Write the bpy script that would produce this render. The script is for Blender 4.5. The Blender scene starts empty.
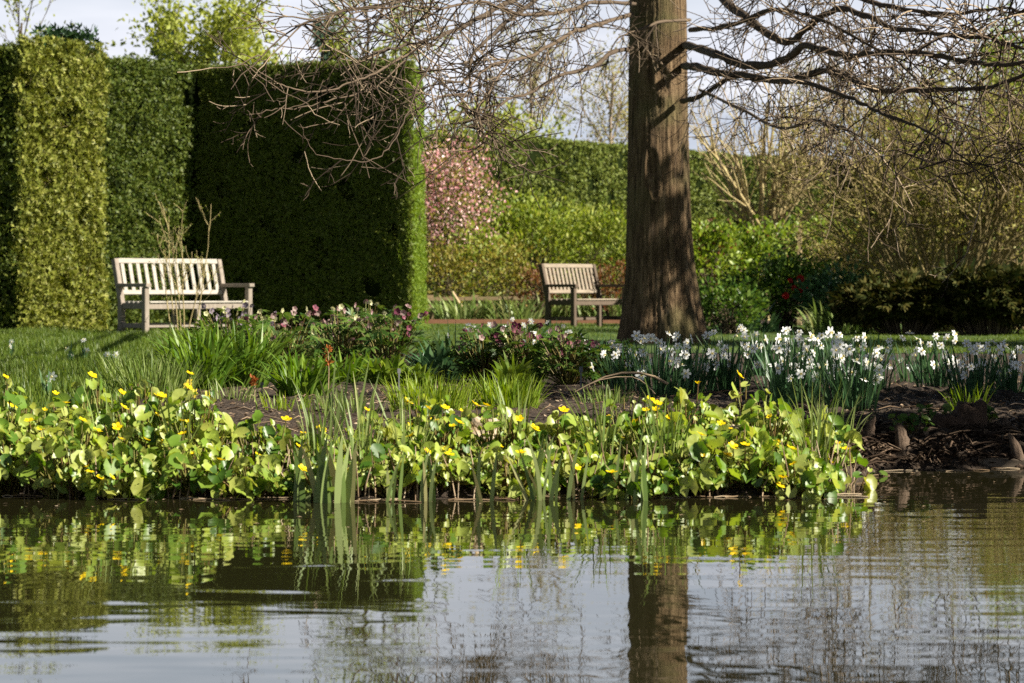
import bpy, math, random
import numpy as np
from mathutils import Vector
from mathutils.geometry import tessellate_polygon

# ------------------------------------------------------------------ camera, sky, sun, exposure
F = 3000.0            # focal length in pixels
HZ = 288.0            # pixel row of the horizon
HC = 0.65             # eye height above the water
SC = bpy.context.scene
COL = SC.collection

cam_d = bpy.data.cameras.new('camera')
cam = bpy.data.objects.new('camera', cam_d)
COL.objects.link(cam)
cam.location = (0, 0, HC)
cam.rotation_euler = (math.radians(90), 0, 0)
cam_d.sensor_width = 36.0
cam_d.lens = F / 1024 * 36.0
cam_d.shift_y = (HZ - 341.5) / 1024
cam_d.clip_start = 0.1
cam_d.clip_end = 3000
cam_d.dof.use_dof = True
cam_d.dof.focus_distance = 13.0
cam_d.dof.aperture_fstop = 10.0
SC.camera = cam

SUN_EL, SUN_AZ = math.radians(36), math.radians(-16)     # azimuth from +X towards +Y
W = bpy.data.worlds.new('World'); SC.world = W
W.use_nodes = True
nt = W.node_tree; nt.nodes.clear()
o_ = nt.nodes.new('ShaderNodeOutputWorld'); bg = nt.nodes.new('ShaderNodeBackground')
sky = nt.nodes.new('ShaderNodeTexSky'); sky.sky_type = 'NISHITA'; sky.sun_disc = False
sky.sun_elevation = SUN_EL; sky.sun_rotation = math.radians(90) - SUN_AZ
sky.air_density = 1.0; sky.dust_density = 0.6; sky.ozone_density = 1.6
tc = nt.nodes.new('ShaderNodeTexCoord'); mp = nt.nodes.new('ShaderNodeMapping')
mp.inputs['Scale'].default_value = (2.2, 2.2, 13.0); mp.inputs['Location'].default_value = (0.35, 0.2, 0.1)
nz = nt.nodes.new('ShaderNodeTexNoise'); nz.inputs['Scale'].default_value = 2.0
nz.inputs['Detail'].default_value = 5.0; nz.inputs['Roughness'].default_value = 0.52
rp = nt.nodes.new('ShaderNodeValToRGB')
rp.color_ramp.elements[0].position = 0.40; rp.color_ramp.elements[1].position = 0.62
rp.color_ramp.elements[0].color = (0, 0, 0, 1); rp.color_ramp.elements[1].color = (1, 1, 1, 1)
mx = nt.nodes.new('ShaderNodeMix'); mx.data_type = 'RGBA'
cl = nt.nodes.new('ShaderNodeMix'); cl.data_type = 'RGBA'; cl.inputs[6].default_value = (4.4, 4.8, 5.6, 1); cl.inputs[7].default_value = (7.0, 7.1, 7.7, 1)       # cloud
L = nt.links.new
L(tc.outputs['Generated'], mp.inputs['Vector']); L(mp.outputs['Vector'], nz.inputs['Vector'])
sx = nt.nodes.new('ShaderNodeSeparateXYZ'); mr = nt.nodes.new('ShaderNodeMapRange')
mr.inputs['From Min'].default_value = 0.08; mr.inputs['From Max'].default_value = 0.20; mr.inputs['To Min'].default_value = 1.0; mr.inputs['To Max'].default_value = 0.25
L(tc.outputs['Generated'], sx.inputs[0]); L(sx.outputs['Z'], mr.inputs['Value'])
L(nz.outputs['Fac'], rp.inputs['Fac']); L(rp.outputs['Color'], cl.inputs[0]); L(cl.outputs[2], mx.inputs[7]); L(mr.outputs[0], mx.inputs[0])
L(sky.outputs['Color'], mx.inputs[6]); mz = nt.nodes.new('ShaderNodeMapRange'); mz.inputs['From Min'].default_value = .19; mz.inputs['From Max'].default_value = .40; mz.inputs['To Min'].default_value = 1.0; mz.inputs['To Max'].default_value = .13
vm = nt.nodes.new('ShaderNodeVectorMath'); vm.operation = 'SCALE'
L(sx.outputs['Z'], mz.inputs['Value']); L(mx.outputs[2], vm.inputs[0]); L(mz.outputs[0], vm.inputs['Scale']); L(vm.outputs[0], bg.inputs['Color'])
L(bg.outputs['Background'], o_.inputs['Surface'])
bg.inputs['Strength'].default_value = 0.052

sun_d = bpy.data.lights.new('sun', 'SUN'); sun_d.energy = 5.0; sun_d.angle = math.radians(0.53)
sun_d.color = (1.0, 0.93, 0.80)
sun = bpy.data.objects.new('sun', sun_d); COL.objects.link(sun)
to_sun = Vector((math.cos(SUN_AZ) * math.cos(SUN_EL), math.sin(SUN_AZ) * math.cos(SUN_EL), math.sin(SUN_EL)))
sun.rotation_euler = (-to_sun).to_track_quat('-Z', 'Y').to_euler()
SC.view_settings.view_transform = 'Standard'; SC.view_settings.look = 'None'
SC.view_settings.exposure = 1.42; SC.view_settings.gamma = 1.0
SC.view_settings.use_curve_mapping = False
SC.render.engine = 'CYCLES'
SC.cycles.max_bounces = 6; SC.cycles.transparent_max_bounces = 4
SC.cycles.use_denoising = False

# ------------------------------------------------------------------ helpers
R = random.Random(7)
NR = np.random.default_rng(11)

def P(x, y, Y):
    return np.array([(x - 512) * Y / F, Y, HC - (y - HZ) * Y / F])

def sst(a, b, v):
    t = np.clip((v - a) / (b - a), 0, 1); return t * t * (3 - 2 * t)

def edge(X):
    return 9.32 + .07 * np.sin(X * 3.1) + .045 * np.sin(X * 7.3 + 1) + .03 * np.sin(X * 15.1) + sst(.95, 1.35, X) * 1.5

def gz(X, Y):
    X = np.asarray(X, float); Y = np.asarray(Y, float)
    t = Y - edge(X)
    r = sst(1.0, 1.35, X)
    z = np.where(t < 0, np.maximum(-.4, t * .6), .065 * (1 - np.exp(-np.maximum(t, 0) / .14)) + .02 * sst(.3, 2, t))
    z = z + r * .05 * np.exp(-((t - .55) / .4) ** 2)
    z = np.where(Y > 17, z + (.06 - z) * sst(17, 22, Y), z)
    near = np.minimum(.12, (1.2 - Y) * .3)
    z = np.where(Y < 1.6, np.maximum(near, -.4), z)
    side = sst(34, 38, np.abs(X)); z = z * (1 - side) + side * .15
    return z

def at(x, yb, lift=0.0):
    """ground point seen at pixel (x, yb)"""
    Y = 20.0
    for _ in range(30):
        X = (x - 512) * Y / F
        Y = .5 * Y + .5 * F * (HC - float(gz(X, Y))) / max(yb - HZ, 4)
    X = (x - 512) * Y / F
    return np.array([X, Y, float(gz(X, Y)) + lift])

def gp(x, Y):
    X = (x - 512) * Y / F
    return np.array([X, Y, float(gz(X, Y))])

class Batch:
    def __init__(s): s.v = []; s.f3 = []; s.f4 = []; s.n = 0
    def add(s, v, f):
        v = np.asarray(v, float).reshape(-1, 3)
        for q in f:
            (s.f3 if len(q) == 3 else s.f4).append(np.array([q]) + s.n)
        s.v.append(v); s.n += len(v)
    def arr(s, v, f):
        f = np.asarray(f); v = np.asarray(v, float).reshape(-1, 3)
        (s.f3 if f.shape[1] == 3 else s.f4).append(f + s.n)
        s.v.append(v); s.n += len(v)
    def inst(s, tv, tf, pos, rot, scl):
        """template instanced on N frames; rot (N,3,3) columns = local axes"""
        N = len(pos); V = len(tv)
        if N == 0: return
        scl = np.asarray(scl, float)
        if scl.ndim == 1: scl = np.repeat(scl[:, None], 3, 1)
        loc = tv[None] * scl[:, None, :]
        w = np.einsum('nij,nvj->nvi', rot, loc) + pos[:, None, :]
        off = (np.arange(N) * V)[:, None, None]
        tf = np.asarray(tf)
        s.arr(w.reshape(-1, 3), (tf[None] + off).reshape(-1, tf.shape[1]))
    def box(s, c, h, rot=None, taper=0):
        c = np.asarray(c, float)
        v = np.array([[i, j, k] for k in (-1, 1) for j in (-1, 1) for i in (-1, 1)], float) * np.asarray(h, float)
        if rot is not None: v = v @ np.asarray(rot).T
        s.add(v + c, [(0, 2, 3, 1), (4, 5, 7, 6), (0, 1, 5, 4), (2, 6, 7, 3), (0, 4, 6, 2), (1, 3, 7, 5)])
    def bar(s, a, b, w, t, up=(0, 0, 1)):
        """rectangular bar from a to b: w along up-ish, t sideways"""
        a = np.asarray(a, float); b = np.asarray(b, float); d = b - a; Ln = np.linalg.norm(d); d /= Ln
        u = np.asarray(up, float); u = u - d * (u @ d); u /= np.linalg.norm(u); q = np.cross(d, u)
        s.box((a + b) / 2, (Ln / 2, w / 2, t / 2), np.stack([d, u, q], 1))
    def build(s, name, mat, parent=None, smooth=True, loc=None):
        me = bpy.data.meshes.new(name)
        if s.n:
            v = np.concatenate(s.v)
            f3 = np.concatenate(s.f3) if s.f3 else np.zeros((0, 3), int)
            f4 = np.concatenate(s.f4) if s.f4 else np.zeros((0, 4), int)
            me.vertices.add(len(v)); me.vertices.foreach_set('co', v.astype(np.float32).ravel())
            nl = f3.size + f4.size; npoly = len(f3) + len(f4)
            me.loops.add(nl); me.polygons.add(npoly)
            me.loops.foreach_set('vertex_index', np.concatenate([f3.ravel(), f4.ravel()]).astype(np.int32))
            st = np.concatenate([np.arange(len(f3)) * 3, f3.size + np.arange(len(f4)) * 4]).astype(np.int32)
            me.polygons.foreach_set('loop_start', st)
            me.polygons.foreach_set('use_smooth', np.full(npoly, smooth))
            me.update(calc_edges=True); me.validate()
        me.materials.append(mat)
        o = bpy.data.objects.new(name, me); COL.objects.link(o)
        if parent is not None: o.parent = parent
        if loc is not None: o.location = loc
        return o

def tag(o, label, cat, group=None, kind=None):
    if label: o['label'] = label
    if cat: o['category'] = cat
    if group: o['group'] = group
    if kind: o['kind'] = kind
    return o

def root(name, loc, label, cat, group=None, rz=0.0):
    o = bpy.data.objects.new(name, None); COL.objects.link(o)
    o.empty_display_size = .1
    o.location = Vector([float(c) for c in loc]); o.rotation_euler = (0, 0, rz)
    return tag(o, label, cat, group)

def link_mesh(name, me, parent, loc, rot=None, scale=1.0):
    o = bpy.data.objects.new(name, me); COL.objects.link(o); o.parent = parent
    o.location = Vector([float(c) for c in loc])
    if rot is not None: o.rotation_euler = rot
    o.scale = (scale,) * 3
    return o

def norm(a):
    a = np.asarray(a, float)
    return a / np.maximum(np.linalg.norm(a, axis=-1, keepdims=True), 1e-9)

def frames(y, zhint):
    """columns: x side, y along, z normal"""
    y = norm(y); x = norm(np.cross(y, zhint)); z = np.cross(x, y)
    return np.stack([x, y, z], -1)

def rvec(n, g=NR): return norm(g.normal(size=(n, 3)))

class Tubes:
    """polylines grouped by point count and swept in one go"""
    def __init__(s): s.g = {}
    def add(s, pts, rad):
        pts = np.asarray(pts, float); k = (len(pts), 3 if rad[0] < .012 else (5 if rad[0] < .03 else 8))
        s.g.setdefault(k, []).append((pts, np.asarray(rad, float)))
    def into(s, B):
        for (n, sd), L_ in s.g.items():
            p = np.stack([a for a, _ in L_]); r = np.stack([b for _, b in L_])
            t = norm(np.gradient(p, axis=1))
            ref = np.where(np.abs(t[..., 2:3]) > .9, np.array([1., 0, 0]), np.array([0, 0, 1.]))
            u = norm(np.cross(t, ref)); w = np.cross(t, u)
            a = np.arange(sd) * 2 * np.pi / sd
            ring = p[:, :, None] + r[:, :, None, None] * (u[:, :, None] * np.cos(a)[:, None] + w[:, :, None] * np.sin(a)[:, None])
            N = len(p)
            i, j = np.meshgrid(np.arange(n - 1), np.arange(sd), indexing='ij')
            j2 = (j + 1) % sd
            q = np.stack([i * sd + j, i * sd + j2, (i + 1) * sd + j2, (i + 1) * sd + j], -1).reshape(-1, 4)
            B.arr(ring.reshape(-1, 3), (q[None] + (np.arange(N) * n * sd)[:, None, None]).reshape(-1, 4))
        return B

def grow(T, tips, g, p, d, Ln, r, lev, cfg):
    n = 6; pts = [np.array(p, float)]; d = norm(d); dirs = [d]
    wig = cfg['wig'][min(lev, len(cfg['wig']) - 1)]; grav = cfg['grav'][min(lev, len(cfg['grav']) - 1)]
    for i in range(n - 1):
        d = norm(d + g.normal(size=3) * wig + np.array([0, 0, grav]))
        pts.append(pts[-1] + d * Ln / (n - 1)); dirs.append(d)
    pts = np.array(pts)
    T.add(pts, np.linspace(r, max(r * .4, cfg.get('rmin', .002)), n))
    if lev >= len(cfg['n']):
        for i in range(2, n): tips.append((pts[i], dirs[i]))
        return
    for k in range(cfg['n'][lev]):
        t = g.uniform(cfg.get('t0', .25), 1.0) * (n - 1); i = min(int(t), n - 2); fr = t - i
        q = pts[i] * (1 - fr) + pts[i + 1] * fr
        ax = norm(np.cross(dirs[i], g.normal(size=3))); a = math.radians(cfg['ang'][lev]) * g.uniform(.6, 1.3)
        nd = dirs[i] * math.cos(a) + ax * math.sin(a)
        grow(T, tips, g, q, nd, Ln * cfg['ratio'][lev] * g.uniform(.65, 1.2), max(r * cfg.get('rr', .5), cfg.get('rmin', .002)), lev + 1, cfg)

def ribbons(B, g, base, az, phi0, phi1, Ln, wd, seg=5, power=1.4, flat=False, tipw=.08):
    """N strap leaves; phi = angle from vertical at base, plus bend phi1 towards the tip"""
    N = len(base)
    if N == 0: return None
    s = np.linspace(0, 1, seg + 1)
    ph = phi0[:, None] + phi1[:, None] * s[None] ** power
    h = np.stack([np.cos(az), np.sin(az), np.zeros(N)], -1)
    st = (Ln / seg)[:, None, None] * (np.sin(ph)[..., None] * h[:, None] + np.cos(ph)[..., None] * np.array([0, 0, 1.]))
    p = base[:, None] + np.concatenate([np.zeros((N, 1, 3)), np.cumsum(st[:, :-1], 1)], 1)
    roll = g.uniform(0, 2 * np.pi, N)
    sv = norm(np.stack([-np.sin(az) + .6 * np.cos(roll), np.cos(az) + .6 * np.sin(roll), np.zeros(N)], -1))
    if flat: sv = norm(np.stack([np.ones(N), g.normal(0, .35, N), np.zeros(N)], -1))
    prof = np.where(s < .75, .75 + .25 * np.sin(s / .75 * np.pi), .75 * (1 - s) / .25) ; prof = np.maximum(prof, tipw)
    off = sv[:, None] * (wd[:, None, None] * prof[None, :, None]) / 2
    v = np.stack([p - off, p + off], 2)
    m = seg + 1; i = np.arange(seg)
    q = np.stack([i * 2, i * 2 + 1, i * 2 + 3, i * 2 + 2], -1)
    B.arr(v.reshape(-1, 3), (q[None] + (np.arange(N) * m * 2)[:, None, None]).reshape(-1, 4))
    return p

# ------------------------------------------------------------------ materials
def mat(name):
    m = bpy.data.materials.new(name); m.use_nodes = True; m.node_tree.nodes.clear()
    return m, m.node_tree, m.node_tree.nodes, m.node_tree.links.new

def ramp(N, cols, pos=None):
    r = N.new('ShaderNodeValToRGB'); e = r.color_ramp.elements
    pos = pos or [i / max(1, len(cols) - 1) for i in range(len(cols))]
    e[0].position = pos[0]; e[0].color = (*cols[0], 1); e[1].position = pos[-1]; e[1].color = (*cols[-1], 1)
    for p, c in list(zip(pos, cols))[1:-1]:
        x = e.new(p); x.color = (*c, 1)
    return r

def leaf_mat(name, cols, rough=.5, trans=.3, tcol=None, spec=.22):
    m, t, N, L = mat(name)
    out = N.new('ShaderNodeOutputMaterial'); b = N.new('ShaderNodeBsdfPrincipled'); tr = N.new('ShaderNodeBsdfTranslucent')
    mixs = N.new('ShaderNodeMixShader'); geo = N.new('ShaderNodeNewGeometry'); oi = N.new('ShaderNodeObjectInfo')
    add = N.new('ShaderNodeMath'); add.operation = 'ADD'; mul = N.new('ShaderNodeMath'); mul.operation = 'MULTIPLY'
    mul.inputs[1].default_value = .25; sub = N.new('ShaderNodeMath'); sub.operation = 'SUBTRACT'; sub.inputs[1].default_value = .12
    L(oi.outputs['Random'], mul.inputs[0]); L(geo.outputs['Random Per Island'], add.inputs[0]); L(mul.outputs[0], add.inputs[1])
    L(add.outputs[0], sub.inputs[0])
    r = ramp(N, cols); L(sub.outputs[0], r.inputs['Fac'])
    L(r.outputs['Color'], b.inputs['Base Color'])
    b.inputs['Roughness'].default_value = rough; b.inputs['Specular IOR Level'].default_value = spec
    hs = N.new('ShaderNodeHueSaturation'); hs.inputs['Saturation'].default_value = 1.1; hs.inputs['Value'].default_value = 1.5
    hs.inputs['Hue'].default_value = .49
    L(r.outputs['Color'], hs.inputs['Color']); L(hs.outputs['Color'], tr.inputs['Color'])
    mixs.inputs[0].default_value = trans
    L(b.outputs[0], mixs.inputs[1]); L(tr.outputs[0], mixs.inputs[2]); L(mixs.outputs[0], out.inputs['Surface'])
    return m

def rough_mat(name, cols, scale=(8, 8, 8), bump=.3, dist=.02, rough=.9, detail=6, pos=None, spec=.25, second=None):
    m, t, N, L = mat(name)
    out = N.new('ShaderNodeOutputMaterial'); b = N.new('ShaderNodeBsdfPrincipled')
    tcn = N.new('ShaderNodeTexCoord'); mpn = N.new('ShaderNodeMapping'); mpn.inputs['Scale'].default_value = scale
    n = N.new('ShaderNodeTexNoise'); n.inputs['Scale'].default_value = 1; n.inputs['Detail'].default_value = detail; n.inputs['Roughness'].default_value = .65
    L(tcn.outputs['Object'], mpn.inputs['Vector']); L(mpn.outputs['Vector'], n.inputs['Vector'])
    r = ramp(N, cols, pos); L(n.outputs['Fac'], r.inputs['Fac'])
    col = r.outputs['Color']
    if second:
        n2 = N.new('ShaderNodeTexNoise'); n2.inputs['Scale'].default_value = second[0]; n2.inputs['Detail'].default_value = 3
        L(tcn.outputs['Object'], n2.inputs['Vector'])
        r2 = ramp(N, [(0, 0, 0), (1, 1, 1)], [second[2], second[3]]); L(n2.outputs['Fac'], r2.inputs['Fac'])
        mm = N.new('ShaderNodeMix'); mm.data_type = 'RGBA'; mm.inputs[7].default_value = (*second[1], 1)
        L(r2.outputs['Color'], mm.inputs[0]); L(col, mm.inputs[6]); col = mm.outputs[2]
    L(col, b.inputs['Base Color'])
    bp = N.new('ShaderNodeBump'); bp.inputs['Strength'].default_value = bump; bp.inputs['Distance'].default_value = dist
    L(n.outputs['Fac'], bp.inputs['Height']); L(bp.outputs['Normal'], b.inputs['Normal'])
    b.inputs['Roughness'].default_value = rough; b.inputs['Specular IOR Level'].default_value = spec
    L(b.outputs[0], out.inputs['Surface'])
    return m

M = {}
M['marigold'] = leaf_mat('marigold_leaf', [(.045, .11, .012), (.11, .20, .022), (.19, .28, .035), (.29, .36, .055), (.35, .40, .10), (.27, .29, .05)], .4, .34, spec=.4)
M['marigold_stem'] = leaf_mat('marigold_stem', [(.09, .05, .02), (.16, .17, .04), (.14, .08, .03), (.24, .25, .08)], .5, .1)
M['yellow'] = leaf_mat('marigold_petal', [(.72, .50, .006), (.80, .62, .01)], .4, .25)
M['paleyellow'] = leaf_mat('daffodil_yellow', [(.80, .62, .05), (.84, .70, .12)], .5, .3)
M['white'] = leaf_mat('white_petal', [(.80, .81, .80), (.87, .87, .85)], .5, .3)
M['orange_cup'] = leaf_mat('cup', [(.75, .66, .30), (.80, .76, .50)], .5, .2)
M['iris'] = leaf_mat('iris_leaf', [(.09, .15, .035), (.16, .23, .06), (.24, .30, .11), (.30, .28, .12)], .4, .25)
M['daylily'] = leaf_mat('daylily_leaf', [(.06, .13, .012), (.11, .19, .022), (.17, .25, .04)], .42, .32)
M['tuft'] = leaf_mat('bright_grass', [(.10, .18, .012), (.17, .25, .025), (.24, .30, .04)], .45, .35)
M['olive_tuft'] = leaf_mat('olive_grass', [(.09, .15, .025), (.16, .22, .05), (.25, .29, .11)], .45, .3)
M['daffleaf'] = leaf_mat('daffodil_leaf', [(.03, .075, .03), (.05, .11, .045), (.085, .15, .06)], .4, .22)
M['hellebore'] = leaf_mat('hellebore_leaf', [(.03, .075, .013), (.065, .125, .02), (.15, .20, .04)], .42, .25, spec=.3)
M['hellpink'] = leaf_mat('hellebore_pink', [(.13, .055, .065), (.24, .14, .14), (.38, .30, .26)], .5, .25)
M['hellplum'] = leaf_mat('hellebore_plum', [(.06, .012, .03), (.14, .03, .06), (.25, .09, .11)], .5, .2)
M['hellgrey'] = leaf_mat('hellebore_grey', [(.12, .09, .13), (.24, .19, .24), (.36, .30, .34)], .5, .2)
M['hellcream'] = leaf_mat('hellebore_cream', [(.42, .42, .18), (.58, .56, .34)], .5, .25)
M['grass'] = leaf_mat('grass_blade', [(.05, .09, .012), (.085, .135, .018), (.14, .18, .03)], .45, .35)
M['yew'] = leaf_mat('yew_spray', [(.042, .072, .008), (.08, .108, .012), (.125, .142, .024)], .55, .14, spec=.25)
M['yew_shaggy_sun_tint'] = leaf_mat('sun_tinted_shaggy_yew_spray', [(.08, .10, .010), (.15, .172, .018), (.22, .23, .04), (.31, .29, .09)], .55, .16, spec=.25)  # yellower yew: the buttress's sunlit contrast with the bay is painted into the colour
M['yew_sun_tint'] = leaf_mat('sun_tinted_yew_spray', [(.10, .17, .016), (.16, .24, .025), (.21, .27, .04)], .55, .3, spec=.25)  # paler yew for the hedge end, sunlight put into its colour
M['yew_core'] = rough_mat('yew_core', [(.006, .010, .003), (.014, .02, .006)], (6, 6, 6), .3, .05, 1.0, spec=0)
M['yew_far'] = leaf_mat('far_yew_spray', [(.08, .12, .018), (.13, .165, .028), (.18, .20, .042)], .55, .15)
M['yew_dark'] = leaf_mat('dark_conifer', [(.012, .035, .012), (.025, .06, .018), (.045, .085, .025)], .5, .1)
M['pine'] = leaf_mat('pine_needles', [(.05, .09, .06), (.09, .14, .09), (.13, .18, .12)], .5, .1)
M['young'] = leaf_mat('young_leaf', [(.18, .22, .03), (.27, .31, .05), (.36, .39, .10)], .5, .4)
M['budleaf'] = leaf_mat('bud_leaf', [(.22, .21, .07), (.32, .29, .11), (.36, .34, .14)], .5, .35)
M['shrub'] = leaf_mat('shrub_leaf', [(.10, .16, .018), (.20, .26, .035), (.32, .35, .08)], .45, .35)
M['deep'] = leaf_mat('deep_leaf', [(.03, .075, .012), (.065, .12, .018), (.12, .18, .03)], .4, .25)
M['lush'] = leaf_mat('lush_leaf', [(.08, .14, .016), (.15, .22, .028), (.25, .31, .055)], .4, .35)
M['copper'] = leaf_mat('copper_leaf', [(.10, .14, .02), (.20, .17, .03), (.26, .22, .05), (.18, .22, .035)], .5, .3)
M['redleaf'] = leaf_mat('red_leaf', [(.11, .045, .02), (.17, .075, .03), (.16, .13, .04)], .5, .3)
M['blossom'] = leaf_mat('pink_blossom', [(.54, .22, .24), (.68, .38, .38), (.80, .60, .58)], .5, .3)
M['camellia'] = leaf_mat('red_camellia', [(.30, .010, .008), (.42, .02, .015)], .45, .15)
M['willow'] = leaf_mat('olive_small_leaf', [(.15, .15, .025), (.25, .23, .05), (.31, .29, .08)], .5, .3)
M['bracken'] = leaf_mat('dark_spray', [(.018, .026, .007), (.042, .048, .011), (.085, .070, .018)], .7, .1, spec=.06)
M['litter'] = leaf_mat('leaf_litter', [(.05, .03, .018), (.13, .085, .05), (.24, .17, .11), (.33, .26, .18)], .8, .05)
M['mulch'] = leaf_mat('dark_mulch', [(.018, .011, .007), (.04, .026, .017), (.075, .05, .034), (.17, .12, .08)], .85, 0, spec=.1)
M['deadstem'] = leaf_mat('dead_stalk', [(.14, .09, .05), (.28, .20, .12), (.40, .32, .22)], .7, .05)
M['rust'] = leaf_mat('rusty_spike', [(.25, .07, .015), (.36, .13, .03)], .7, .1)
M['twig'] = leaf_mat('cypress_twig', [(.028, .02, .013), (.055, .039, .026), (.11, .08, .054), (.30, .23, .155)], .8, 0, spec=.15)
M['limb'] = rough_mat('cypress_limb', [(.028, .02, .013), (.09, .065, .043)], (10, 10, 10), .5, .02)
M['bark'] = rough_mat('cypress_bark', [(.028, .017, .008), (.12, .077, .039), (.24, .168, .094)], (34, 34, 2.6), 1.0, .06, pos=[.32, .5, .70],
                      second=(1.4, (.10, .10, .035), .52, .78))
M['branch'] = rough_mat('shrub_branch', [(.05, .035, .02), (.13, .10, .06)], (12, 12, 12), .3, .01)
M['tanbranch'] = rough_mat('tan_branch', [(.22, .17, .07), (.44, .36, .18)], (9, 9, 9), .3, .01)
M['palebranch'] = rough_mat('pale_branch', [(.20, .15, .11), (.34, .27, .21)], (9, 9, 9), .2, .01)
M['olivebranch'] = rough_mat('olive_branch', [(.13, .10, .04), (.28, .22, .10)], (9, 9, 9), .2, .01)
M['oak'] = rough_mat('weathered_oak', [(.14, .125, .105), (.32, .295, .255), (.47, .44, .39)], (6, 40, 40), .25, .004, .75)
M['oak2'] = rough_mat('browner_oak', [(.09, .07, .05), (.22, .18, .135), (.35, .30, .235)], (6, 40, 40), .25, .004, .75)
M['oak_frame'] = rough_mat('weathered_frame_shade_tint', [(.09, .072, .055), (.22, .185, .15), (.36, .315, .265)], (40, 40, 7), .3, .004, .75)  # darker copy of the oak: shade on legs and arms painted in
M['oak2_frame'] = rough_mat('brown_frame_shade_tint', [(.035, .026, .018), (.095, .07, .05), (.17, .13, .095)], (40, 40, 7), .3, .004, .75)  # same for the browner bench, frame shade mixed into the wood colour
M['post'] = rough_mat('fence_post', [(.24, .17, .09), (.40, .30, .18)], (20, 20, 4), .3, .01)
M['rust_edge'] = rough_mat('brick_edging', [(.22, .10, .055), (.36, .19, .11)], (9, 9, 9), .3, .01)
M['soil'] = rough_mat('soil', [(.018, .012, .008), (.048, .034, .024), (.125, .092, .066)], (26, 26, 26), .9, .03, 1.0, 8, [.3, .52, .75])
M['lawn'] = rough_mat('lawn', [(.03, .055, .010), (.06, .10, .018)], (14, 14, 14), .6, .03, 1.0)
M['stone'] = rough_mat('pale_stone', [(.28, .21, .14), (.48, .38, .27), (.55, .47, .36)], (14, 14, 14), .6, .02)
M['peat'] = rough_mat('peat_block', [(.02, .012, .008), (.06, .037, .024), (.14, .09, .06)], (22, 22, 22), 1.0, .03)
M['knee'] = rough_mat('cypress_knee', [(.035, .022, .014), (.10, .068, .046), (.2, .15, .11)], (60, 60, 14), 1.0, .02)
M['board'] = rough_mat('wet_board', [(.05, .038, .026), (.15, .115, .08)], (3, 30, 30), .5, .01, .6)
M['plastic'] = rough_mat('label_grey', [(.14, .145, .15), (.2, .2, .21)], (5, 5, 5), .05, .001, .5)

# water: olive body under a fresnel mirror with ripples
def water_mat():
    m, t, N, L = mat('pond_water')
    out = N.new('ShaderNodeOutputMaterial'); b = N.new('ShaderNodeBsdfPrincipled')
    b.inputs['Base Color'].default_value = (.014, .013, .005, 1); b.inputs['Roughness'].default_value = .012
    b.inputs['IOR'].default_value = 1.42; b.inputs['Specular IOR Level'].default_value = .5
    g = N.new('ShaderNodeNewGeometry')
    def noise(sx, sy, sc, det, dist=0.0):
        mp = N.new('ShaderNodeMapping'); mp.inputs['Scale'].default_value = (sx, sy, 1)
        n = N.new('ShaderNodeTexNoise'); n.inputs['Scale'].default_value = sc; n.inputs['Detail'].default_value = det
        n.inputs['Roughness'].default_value = .45; n.inputs['Distortion'].default_value = dist
        L(g.outputs['Position'], mp.inputs['Vector']); L(mp.outputs['Vector'], n.inputs['Vector']); return n
    a = noise(.55, 1, 4.6, 1.0, .3); c = noise(.36, 1, 8.0, 1.5, .2); k = noise(.35, .8, 1.1, 2)
    pr = ramp(N, [(.25, .25, .25), (1, 1, 1)], [.38, .66]); L(k.outputs['Fac'], pr.inputs['Fac'])
    def math_(op, x, y):
        q = N.new('ShaderNodeMath'); q.operation = op
        for i, vv in enumerate((x, y)):
            if isinstance(vv, float): q.inputs[i].default_value = vv
            else: L(vv, q.inputs[i])
        return q.outputs[0]
    h = math_('ADD', math_('MULTIPLY', a.outputs['Fac'], .0009), math_('MULTIPLY', math_('MULTIPLY', c.outputs['Fac'], .0012), pr.outputs['Color']))
    bp = N.new('ShaderNodeBump'); bp.inputs['Strength'].default_value = 1.0; bp.inputs['Distance'].default_value = 1.0
    L(h, bp.inputs['Height']); L(bp.outputs['Normal'], b.inputs['Normal'])
    L(b.outputs[0], out.inputs['Surface'])
    return m
M['water'] = water_mat()

# ------------------------------------------------------------------ leaf templates
def T_(v, f): return np.array(v, float), np.array(f)
LEAF = T_([(0, 0, 0), (-.28, .45, .08), (0, 1, 0), (.28, .45, .08)], [(0, 2, 1), (0, 3, 2)])
SPRAY = T_([(0, 0, 0), (-.14, .5, .03), (0, 1, 0), (.14, .5, .03),
            (0, .2, 0), (-.44, .50, .05), (-.52, .80, 0), (-.20, .62, .03),
            (0, .2, 0), (.20, .62, .03), (.52, .80, 0), (.44, .50, .05)],
           [(0, 3, 2, 1), (4, 7, 6, 5), (8, 11, 10, 9)])
def kidney():
    v = [(0, 0, 0)]; a0 = math.radians(-62)
    K = 13
    for i in range(K):
        a = a0 + (math.pi - 2 * a0) * i / (K - 1)
        r = (1.08 if 3 < i < 9 else .96) - (.07 if i % 2 else 0)
        x, y = r * math.cos(a), r * math.sin(a)
        v.append((x * .92, y, .10 * r * r + .30 * abs(x) ** 1.3 - .12 * max(y, 0) + (.09 if i % 2 else -.03)))
    return T_(v, [(0, i, i + 1) for i in range(1, K)])
KIDNEY = kidney()

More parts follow.
